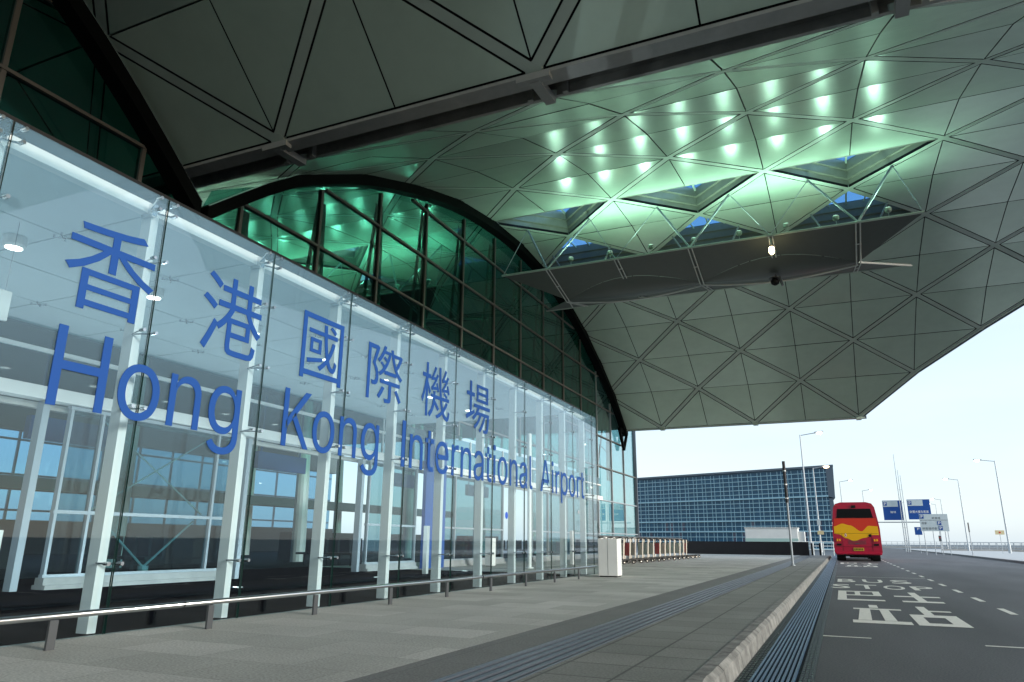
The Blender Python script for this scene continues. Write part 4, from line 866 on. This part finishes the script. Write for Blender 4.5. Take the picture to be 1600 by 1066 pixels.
def fix_lamps(t):
    for o in bpy.data.objects:
        if o.type == 'LIGHT' and o.parent == t: o.matrix_parent_inverse = Matrix.Translation(-V(t.location))
rf = reflector(0, 'grey folded reflector wing with tube hangers under the canopy skylights outside the end wall', True); fix_lamps(rf)
UP_W = 46
rf2 = reflector(-19.0, 'grey folded reflector wing inside the hall seen through the green arched glass', True); fix_lamps(rf2)
l_ = thing('flood_lamp', 'small warm lit lamp hanging from the near edge of the canopy reflector wing', 'lamp', (-1.25, 25.95, 11.6))
MB().tube((0,0,0), (0,0,-.30), .03, 8).build('stem', 'steel', l_); MB().lathe((0,0,-.33), [(.05,0),(.09,.05)], 10).build('cap', 'dark_steel', l_)
MB().lathe((0,0,-.62), [(.03,0),(.085,.06),(.10,.18),(.08,.27),(.05,.29)], 12).build('bulb', 'bulb', l_, smooth=True)
l_ = thing('camera_fixture', 'dark pan and tilt fixture hung under the middle of the canopy reflector wing', 'fixture', (-1.30, 28.4, 11.05))
MB().tube((0,0,0), (0,0,-.18), .04, 8).build('stem', 'dark_steel', l_); MB().lathe((-.05,0,-.42), [(.06,0),(.15,.06),(.17,.16),(.10,.26)], 14).build('dome', 'black', l_)
MB().lathe((-.05,0,-.16), [(.22,0),(.22,.03)], 14).build('collar', 'dark_steel', l_); MB().tube((.12,-.05,-.1), (.22,-.1,-.5), .05, 8).build('arm', 'steel', l_)

# ================================================================== PAVEMENT THINGS
def trolley():
    t = thing('baggage_trolley', '', 'trolley', (0,0,0), 0, 'baggage trolleys parked in a row by the terminal')
    f = MB(); f.bar((-.24,0,.12), (-.24,.05,1.0), .05, .035); f.bar((.24,0,.12), (.24,.05,1.0), .05, .035); f.bar((-.24,.02,.62), (.24,.02,.62), .03, .03)
    f.build('frame', 'trolley_metal', t)
    MB().tube((-.30,-.08,1.02), (.30,-.08,1.02), .022, 8).bar((-.24,.05,1.0), (-.24,-.08,1.02), .03, .03).bar((.24,.05,1.0), (.24,-.08,1.02), .03, .03).build('handle', 'trolley_dark', t)
    b = MB().box((-.2,-.03,.28), (.2,.02,.82)).build('sign_board', 'trolley_sign_a', t)
    k = MB().box((-.22,.0,.84), (.22,.16,.86)); k.bar((-.22,.16,.98),(.22,.16,.98),.02,.02); k.bar((-.22,.16,.85),(-.22,.16,.98),.02,.02); k.bar((.22,.16,.85),(.22,.16,.98),.02,.02); k.build('basket', 'trolley_dark', t)
    for x, y in ((-.24,.02),(.24,.02),(-.28,.8),(.28,.8)):
        wv = MB().tube((x-.02,y,.07), (x+.02,y,.07), .07, 12).build('wheel', 'tyre', t); MB().tube((x-.023,y,.07), (x+.023,y,.07), .025, 8).build('hub', 'steel', wv)
    MB().bar((-.22,0,.14), (-.30,.85,.16), .04, .03).bar((.22,0,.14), (.30,.85,.16), .04, .03).bar((0,0,.14), (0,.85,.16), .05, .03).bar((-.3,.85,.16), (.3,.85,.16), .03, .05).bar((-.28,.3,.10), (.28,.3,.10), .1, .05).bar((-.3,.6,.10),(.3,.6,.10),.08,.05).build('deck', 'trolley_dark', t)
    return t
looks = [('pale advertising board', 'trolley_sign_c'), ('cream board', 'trolley_sign_a'), ('red board', 'trolley_sign_b')]
ordn = ['nearest', 'second', 'third', 'fourth', 'fifth', 'sixth', 'seventh', 'eighth', 'ninth', 'tenth', 'eleventh', 'twelfth', 'thirteenth', 'fourteenth', 'farthest']
seq = [0,1,1,2,1,1,0,1,2,1,1,0,1,0,2]
p0 = trolley()
for i in range(15):
    t = p0 if i == 0 else copy_tree(p0)
    y = 28.4+i*1.12; t.location = (-8.65+.012*i+random.uniform(-.05,.05), y, 0); t.rotation_euler = (0,0,-.88+random.uniform(-.06,.06))
    nm, mm = looks[seq[i]]
    t['label'] = f'baggage trolley with a {nm}, {ordn[i]} in the row from the white bollard'
    if i:
        for c in t.children:
            if c.name.startswith('sign_board'):
                c.data = c.data.copy(); c.data.materials[0] = MATS[mm]
    else:
        for c in t.children:
            if c.name.startswith('sign_board'): c.data.materials[0] = MATS[mm]
# row guide rail above the trolleys
t = thing('trolley_rail', 'dark horizontal rail running above the row of baggage trolleys', 'rail', (-8.9, 36, 0))
mb = MB(); mb.tube((0,-9.5,1.08), (0,9.5,1.08), .03, 8).build('bar', 'dark_steel', t)
for y in (-9.4, -3, 3, 9.4): MB().tube((0,y,0), (0,y,1.08), .025, 8).build('post', 'dark_steel', t)
t = thing('barrier_wall', 'low black wall closing the far end of the pavement', 'wall', (-6.6, 60, 0))
MB().box((-4.9, -.12, 0), (4.3, .12, .93)).build('body', 'dark_wall', t); MB().box((-4.92, -.14, .93), (4.32, .14, .965)).build('coping', 'dark_wall', t)
t = thing('site_cabin', 'pale flat roofed cabin showing over the black wall', 'cabin', (-5.9, 76, -.15))
MB().box((-2.6,-1.2,0), (2.2,1.2,2.4)).build('body', 'box_white', t, bevel=.06); MB().box((-2.6,-1.21,1.15), (2.2,-1.2,1.45)).build('window_band', 'pale_green', t); MB().box((-2.65,-1.25,2.38), (2.25,1.25,2.46)).build('roof', 'box_white', t)
MB().box((2.2,-.9,.3), (2.75,.9,2.1)).build('cab', 'box_white', t)
t = thing('banner_pole', 'slim steel pole with a dark upper sleeve standing on the tactile strip', 'pole', (-1.87, 31.8, 0))
MB().tube((0,0,0), (0,0,4.1), .042, 10).build('shaft', 'lamp_grey', t); MB().tube((0,0,2.45), (0,0,4.12), .062, 10).build('sleeve', 'pole_dark', t)
for z in (2.6, 3.15, 3.7): MB().tube((0,0,z), (0,0,z+.05), .068, 10).build('band', 'steel', t)
MB().lathe((0,0,0), [(.10,0),(.10,.02),(.05,.05)], 10).build('base', 'lamp_grey', t)
for i, x in enumerate((-2.13, -1.56)):
    t = thing('kerb_bollard', ['left', 'right'][i]+' one of the two dark bollards beside the end of the black wall', 'bollard', (x, 61.2, 0), 0, 'dark bollards at the wall end')
    MB().tube((0,0,0), (0,0,.85), .07, 12).build('shaft', 'black', t); MB().lathe((0,0,.85), [(.07,0),(.06,.04),(.02,.06)], 12).build('cap', 'dark_steel', t)
t = thing('pedestrian_railing', 'white pipe railing between the black wall and the bus', 'railing', (-2.3, 70, -.15))
for z in (.5, .8, 1.15): MB().tube((-1.6,0,z), (1.7,0,z), .03, 8).build('rail', 'white_steel', t)
for x in (-1.6,-.8,0,.8,1.6): MB().tube((x,0,0), (x,0,1.15), .03, 8).build('post', 'white_steel', t)
t = thing('bus_stop_sign', 'white post with a small yellow plate beside the bus', 'sign', (-1.62, 68, -.15))
MB().tube((0,0,0), (0,0,3.3), .035, 8).build('post', 'white_steel', t); MB().box((-.18,-.05,1.75), (.32,-.03,2.05)).build('plate', 'sign_yellow', t); MB().box((-.14,-.05,2.5), (.14,-.03,3.0)).build('board', 'sign_face', t)

# ================================================================== BUS
B = thing('coach', 'red and magenta coach with a yellow wave across its tail, parked at the kerb', 'bus', (.86, 49.6, G0))
Wd, Hh, Ln = 1.26, 3.42, 11.5
def sec(y, top_in, rear):
    z0, z1 = .42, Hh
    pr = [(-Wd+.04, z0), (-Wd, z0+.15), (-Wd, 1.9), (-Wd+top_in*.35, 2.4), (-Wd+top_in, z1-.28), (-Wd+top_in+.12, z1-.08), (-Wd+top_in+.4, z1)]
    pr = pr+[(-x, z) for x, z in reversed(pr)]
    return [(x, y, z) for x, z in pr]
mb = MB(); rings = [sec(0,.16,1), sec(.22,.14,1), sec(Ln-.4,.14,0), sec(Ln,.22,0)]
vs = [p for r in rings for p in r]; n_ = len(rings[0]); fs = []
for a in range(3):
    for k in range(n_): fs.append((a*n_+k, a*n_+(k+1)%n_, (a+1)*n_+(k+1)%n_, (a+1)*n_+k))
fs += [tuple(range(n_)), tuple(3*n_+i for i in reversed(range(n_)))]
mb.add(vs, fs).build('body', 'bus_magenta', B, bevel=.05)
def uv(u, v):
    z = .44+v*(Hh-.44); hw = Wd-.03-(.16 if z > 2.9 else max(0, (z-1.9))*.14)
    return (-hw+2*hw*u, z)
def interp(tab, u):
    for (a, x), (b, y) in zip(tab, tab[1:]):
        if a <= u <= b:
            s = (u-a)/(b-a); s = s*s*(3-2*s); return x+(y-x)*s
    return tab[-1][1]
upy = [(0,.535),(.2,.59),(.37,.555),(.62,.437),(.8,.545),(1,.535)]; loy = [(0,.39),(.1,.38),(.26,.30),(.43,.245),(.68,.31),(.86,.365),(1,.365)]
def wave(name, lo, hi, m, yo):
    mb = MB(); N_ = 40; f = lambda tab, u: tab if isinstance(tab, float) else interp(tab, u)
    for i in range(N_):
        u0, u1 = i/N_, (i+1)/N_
        q = [uv(u0, f(lo,u0)), uv(u1, f(lo,u1)), uv(u1, f(hi,u1)), uv(u0, f(hi,u0))]
        mb.add([(x, yo, z) for x, z in q], [(0,1,2,3)])
    return mb.build(name, m, B)
wave('tail_panel', upy, .70, 'bus_red', -.006); wave('tail_wave', loy, upy, 'bus_yellow', -.007)
for s in (-1, 1):      # the colours run on along the sides
    mb = MB(); x = s*(Wd+.004)
    mb.add([(x,.25,1.6),(x,Ln-.6,1.3),(x,Ln-.6,1.75),(x,.25,2.0)], [(0,1,2,3)]).build('side_wave', 'bus_yellow', B)
    MB().add([(x*.99,.5,2.15),(x*.99,Ln-.5,2.15),(s*(Wd-.10),Ln-.5,2.95),(s*(Wd-.10),.5,2.95)], [(0,1,2,3)]).build('side_window', 'bus_glass', B)
q = [uv(.055,.705), uv(.945,.705), uv(.93,.885), uv(.07,.885)]
MB().prism([(x, -.012, z) for x, z in q], (0,.02,0)).build('rear_window', 'bus_glass', B)
q = [uv(.44,.90), uv(.56,.90), uv(.55,.955), uv(.45,.955)]; MB().prism([(x,-.04,z) for x,z in q], (0,.03,0)).build('roof_vent', 'black', B)
for u in (.05, .95):
    x, z = uv(u, .945); MB().box((x-.09,-.02,z-.03), (x+.09,0,z+.03)).build('marker_light', 'tail_red', B)
for u0, u1 in ((.03,.14), (.86,.97)):
    x0, z0 = uv(u0,.225); x1, z1 = uv(u1,.30); tl = MB().box((x0,-.03,z0), (x1,.0,z1)).build('tail_light', 'tail_red', B)
    MB().box((x0+.03,-.034,z0+.06), (x0+.11,-.03,z1-.05)).box((x1-.11,-.034,z0+.06), (x1-.03,-.03,z1-.05)).build('lens', 'marker_amber' if 'marker_amber' in MATS else 'bus_yellow', tl)
    x0, z0 = uv(u0,.155); x1, z1 = uv(u1,.195); MB().box((x0,-.02,z0), (x1,.0,z1)).build('reflector_slot', 'black', B)
x0, z0 = uv(.40,.055); x1, z1 = uv(.63,.115); pl = MB().box((x0,-.025,z0), (x1,.0,z1)).build('number_plate', 'plate_yellow', B)
mb = MB()
for i in range(6): mb.box((x0+.05+i*.08,-.027,z0+.04), (x0+.09+i*.08,-.025,z1-.04))
mb.build('plate_characters', 'black', pl)
x, z = uv(.255,.36); MB().add([(x-.07,-.012,z),(x,-.012,z-.12),(x+.07,-.012,z),(x,-.012,z+.12)], [(0,1,2,3)]).build('badge', 'white_paint', B)
MB().add([(x-.035,-.015,z),(x,-.015,z-.06),(x+.035,-.015,z),(x,-.015,z+.06)], [(0,1,2,3)]).build('badge', 'bus_red', B)
x, z = uv(.80,.355); MB().tube((x,-.02,z), (x,0,z), .085, 14).build('filler_cap', 'black', B)
x, z = uv(.5,.19); MB().box((x-.12,-.02,z-.02), (x+.12,0,z+.02)).build('handle', 'dark_steel', B)
for v_, h_ in ((.395,.006), (.135,.006), (.70,.008)):
    (xa, za), (xb, zb) = uv(.01, v_), uv(.99, v_); MB().box((xa,-.0095,za-h_), (xb,-.004,za+h_)).build('panel_seam', 'black', B)
for u_ in (.17, .83):
    (xa, za), (xb, zb) = uv(u_, .05), uv(u_, .39); MB().box((xa-.005,-.0095,za), (xa+.005,-.004,zb)).build('panel_seam', 'black', B)
(xa, za), (xb, zb) = uv(.30, .15), uv(.70, .15)
for q in range(5): MB().box((xa,-.010,za+.10+q*.05), (xb,-.004,za+.115+q*.05)).build('grille_slat', 'dark_steel', B)
MB().box((-Wd+.02,-.05,.40), (Wd-.02,.1,.50)).build('bumper', 'bus_magenta', B, bevel=.02)
MB().box((-Wd+.1,.1,.28), (Wd-.1,2.2,.42)).box((-.5,.4,.2),(.5,1.6,.3)).build('underframe', 'black', B)
MB().tube((-.75,-.04,.38), (-.75,.3,.38), .05, 8).build('exhaust', 'black', B)
for yy in (2.9, 9.4):
    for s in (-1, 1):
        wh = MB().tube((s*(Wd-.02),yy,.5), (s*(Wd-.55),yy,.5), .5, 20).build('wheel', 'tyre', B)
        MB().tube((s*(Wd-.015),yy,.5), (s*(Wd-.2),yy,.5), .27, 16).build('rim', 'steel', wh)
for s in (-1, 1):
    wh = MB().tube((s*(Wd-.08),.75,.44), (s*(Wd-.5),.75,.44), .43, 20).build('wheel', 'tyre', B); MB().tube((s*(Wd-.07),.75,.44), (s*(Wd-.2),.75,.44), .2, 14).build('rim', 'steel', wh)
    MB().box((s*Wd-.14 if s < 0 else Wd+.02, Ln-.9, 1.9), (s*Wd-.02 if s < 0 else Wd+.14, Ln-.8, 2.25)).build('mirror', 'black', B)

# ================================================================== STREET LAMPS
def lamp(x, y, h, arm, label, warm=False, gl=.27):
    t = thing('street_lamp', label, 'street lamp', (x, y, G0), 0, 'street lamps along the road')
    MB().lathe((0,0,0), [(.16,0),(.16,1.1),(.10,1.15),(.055,h)], 10).build('pole', 'lamp_grey', t)
    s = 1 if arm > 0 else -1
    MB().tube((0,0,h-.06), (arm-.3*s,0,h+.14), .04, 8).build('arm', 'lamp_grey', t)
    hd = MB().bar((arm-.45*s,0,h+.15), (arm+.35*s,0,h+.22), .30, .13).build('lamp_head', 'lamp_grey', t)
    MB().lathe((arm,0,h-.04), [(.05,0),(gl*.8,.05),(gl,.14),(gl,.18)], 12).build('glow', 'lamp_glow' if warm else 'lamp_white', hd, smooth=True)
lamp(-2.66, 75, 11.2, 1.75, 'tall street lamp rising behind the pale cabin, arm to the right')
lamp(-2.40, 100, 10.3, 1.55, 'shorter warm glowing lamp in front of the glass office block', True, .34)
lamp(.68, 130, 10.8, 1.6, 'lamp just above the left of the coach roof')
lamp(4.75, 160, 11.2, 1.55, 'far lamp above the right of the coach roof')
lamp(17.3, 100, 10.5, -1.75, 'tallest lamp on the right side of the road, arm to the left')
lamp(16.65, 125, 10.3, -1.6, 'second lamp on the right, between the parking board and the tallest lamp')
lamp(20.2, 180, 10.3, -1.5, 'small lamp head above the right blue sign')
lamp(21.9, 206, 10.5, -1.4, 'smallest lamp, just under the one above the right blue sign', False, .26)
# ================================================================== SIGNS
def stext(s, x0, x1, z0, z1, m, par, yo):
    vs, fs = text_polys(s); vs = fit(vs, x0, x1, z0, z1)
    MB().add([(a, yo, b) for a, b in vs], fs).build('lettering', m, par)
g = thing('sign_gantry', 'grey gantry beam with twin masts carrying two blue direction signs', 'gantry', (8.1, 115, G0))
MB().tube((-3.4,0,3.95), (4.6,0,3.95), .07, 8).build('beam', 'lamp_grey', g)
for dx, h in ((-.22, 13.2), (.02, 11.0), (.28, 10.3)):
    MB().lathe((dx,-.6,0), [(.07,0),(.05,h*.6),(.03,h)], 8).build('mast', 'lamp_grey', g)
for j in range(5): MB().tube((-.22,-.6,1.5+j*1.7), (.28,-.6,1.5+j*1.7), .02, 6).build('rung', 'lamp_grey', g)
def blue_sign(xc, wdt, zb, zt, label, wd2):
    s = thing('direction_sign', label, 'road sign', (xc, 114.7, G0), 0, 'blue signs on the gantry')
    MB().box((-wdt/2,-.05,zb), (wdt/2,.05,zt)).build('board', 'sign_blue', s)
    MB().box((-wdt/2+.05,-.075,zt-.86), (-wdt/2+wd2,-.055,zt-.06)).build('panel', 'sign_face', s)
    MB().box((-wdt/2+.12,-.09,zt-.72), (-wdt/2+.55,-.08,zt-.2)).build('symbol', 'board_blue', s)
    stext('P', -wdt/2+.22, -wdt/2+.45, zt-.65, zt-.27, 'white_paint', s, -.095)
    return s
s = blue_sign(6.95, 2.45, 4.22, 6.88, 'left blue direction sign on the gantry, the narrower one', 1.9)
stext('離境', -.35, .35, 5.15, 5.45, 'white_paint', s, -.06)
s = blue_sign(10.15, 2.75, 4.30, 6.98, 'right blue direction sign on the gantry, the wider one', 1.9)
stext('貨運大樓及客運', -1.2, 1.1, 5.15, 5.5, 'white_paint', s, -.06)
s = thing('parking_board', 'pale green and grey parking board on thin posts in front of the blue signs', 'road sign', (8.67, 85, G0))
MB().box((-1.24,-.04,2.3), (1.24,.04,3.97)).build('board', 'sign_face', s)
MB().box((-1.24,-.05,3.36), (1.24,-.041,3.39)).build('rule', 'dark_steel', s)
for x, z in ((-1.02,3.72),(.45,3.08),(.52,2.60)):
    q = MB().box((x-.17,-.06,z-.19), (x+.17,-.041,z+.19)).build('symbol', 'sign_blue', s); stext('P', x-.09, x+.11, z-.13, z+.14, 'white_paint', q, -.065)
stext('停車場', -.15, .6, 3.46, 3.68, 'dark_steel', s, -.045); stext('停車', -1.1, -.65, 2.95, 3.2, 'dark_steel', s, -.045); stext('停車場停車', -1.1, .2, 2.42, 2.68, 'dark_steel', s, -.045)
for x in (-1.0, -.2, .45, 1.1): MB().tube((x,0,0), (x,0,2.3), .035, 8).build('post', 'lamp_grey', s)
s = thing('car_park_sign', 'small blue sign half hidden by the parking board', 'road sign', (8.45, 100, G0))
MB().box((-.38,-.03,2.1), (.38,.03,3.0)).build('board', 'sign_blue', s); stext('P', -.1, .14, 2.65, 2.9, 'white_paint', s, -.035); MB().tube((0,.05,0), (0,.05,2.2), .03, 8).build('post', 'lamp_grey', s)
s = thing('warning_sign', 'small yellow sign with a red spot beside the tallest right hand lamp', 'road sign', (14.95, 90, G0))
MB().box((-.40,-.03,2.05), (.40,.03,2.47)).build('board', 'sign_yellow', s); MB().tube((0,-.04,2.26), (0,-.03,2.26), .09, 12).build('spot', 'tail_red', s); MB().tube((0,.05,.0), (0,.05,2.1), .025, 8).build('post', 'lamp_grey', s)
s = thing('marker_post', 'slim dark topped post on the median between the parking board and a lamp', 'post', (9.55, 70, 0))
MB().tube((0,0,0), (0,0,2.56), .03, 8).build('shaft', 'lamp_grey', s); MB().tube((0,0,1.85), (0,0,2.6), .05, 8).build('sleeve', 'dark_steel', s)
s = thing('traffic_signal', 'small dark signal head on a thin post under the parking board', 'signal', (9.3, 88, 0))
MB().tube((0,0,0), (0,0,1.2), .03, 8).build('post', 'lamp_grey', s); MB().box((-.1,-.06,1.2), (.1,.06,1.75)).build('head', 'dark_steel', s); MB().tube((0,-.08,1.55), (0,-.06,1.55), .06, 10).build('lens', 'tail_red', s)
def railing(x0, x1, y, h, n, label, m):
    t = thing('parapet_railing', label, 'railing', ((x0+x1)/2, y, G0)); a, b = x0-(x0+x1)/2, x1-(x0+x1)/2
    for z in (h*.45, h*.72, h): MB().tube((a,0,z), (b,0,z), .045, 6).build('rail', m, t)
    for i in range(n+1): x = a+(b-a)*i/n; MB().box((x-.05,-.05,0), (x+.05,.05,h)).build('post', m, t)
    MB().box((a,-.15,0), (b,.15,.38)).build('upstand', 'concrete', t)
railing(14.0, 60, 132, 1.35, 44, 'nearer grey parapet railing crossing behind the right hand lamps', 'lamp_grey')
railing(2.0, 60, 260, 1.8, 38, 'far pale parapet railing on the horizon between the coach and the lamps', 'lamp_grey')

# ================================================================== OFFICE BLOCK
P0, P1 = V((-38.8, 152, 0)), V((-1.6, 137, 0)); L_ = (P1-P0).length; ang = math.atan2(P1.y-P0.y, P1.x-P0.x)
O_ = thing('office_block', 'long blue glass office block with a white grid facade behind the low wall', 'building', (P0.x, P0.y, G0), ang)
Ht = 14.15; zl = [0, .075, .215, .355, .645, 1.0]; zl = [q*(Ht-.5) for q in zl]
MB().prism([(0,.12,0),(L_+.4,.12,0),(L_+.4,.12,Ht-.3),(0,.12,Ht-.3)], (-5.8,13,0)).build('wall', 'tower_glass', O_)
MB().prism([(-.3,-.3,Ht-.35),(L_+1.8,-.3,Ht-.35),(L_+1.8,-.3,Ht),(-.3,-.3,Ht)], (-6,13.6,0)).build('roof', 'tower_grey', O_)
mb = MB(); mb.prism([(L_+1.75,-.25,Ht-.36),(L_+.45,-.25,Ht-.36),(L_+.45,-.25,zl[4]+.0),(L_+1.55,-.25,zl[4]-.3)], (-6,13,0)); mb.prism([(L_+1.1,-.05,zl[4]-.3),(L_+.45,-.05,zl[4]-.3),(L_+.45,-.05,zl[3]),(L_+1.3,-.05,zl[3])], (-5.6,12,0)); mb.build('end_wall', 'tower_grey', O_)
for z in zl[:-1]: MB().box((0,-.16,z+.0), (L_+.4,.115,z+.24)).build('floor_band', 'tower_grid', O_)
MB().box((-.25,-.15,0), (.12,.11,Ht-.36)).build('end_pier', 'tower_grey', O_)
xs = []; x = .3
while x < L_: xs += [x, x+.72]; x += 1.95
for x in xs: MB().box((x,.02,.2), (x+.07,.112,Ht-.6)).build('mullion', 'tower_grid', O_)
for a, b, n in ((zl[3], zl[4], 4), (zl[4], Ht-.5, 5), (zl[1], zl[2], 1), (zl[2], zl[3], 1)):
    for i in range(1, n+1):
        z = a+(b-a)*i/(n+1)+.05; MB().box((.12,.0,z), (L_+.4,.11,z+.10)).build('transom', 'tower_grid', O_)
random.seed(5)
for i in range(14):
    x = xs[random.randrange(len(xs)-1)]; z0, z1 = random.choice([(zl[1],zl[2]), (zl[2],zl[3])]); MB().box((x+.1,.08,z0+.2), (x+.7,.108,z1-.06)).build('blind', 'tower_glass_dark', O_)
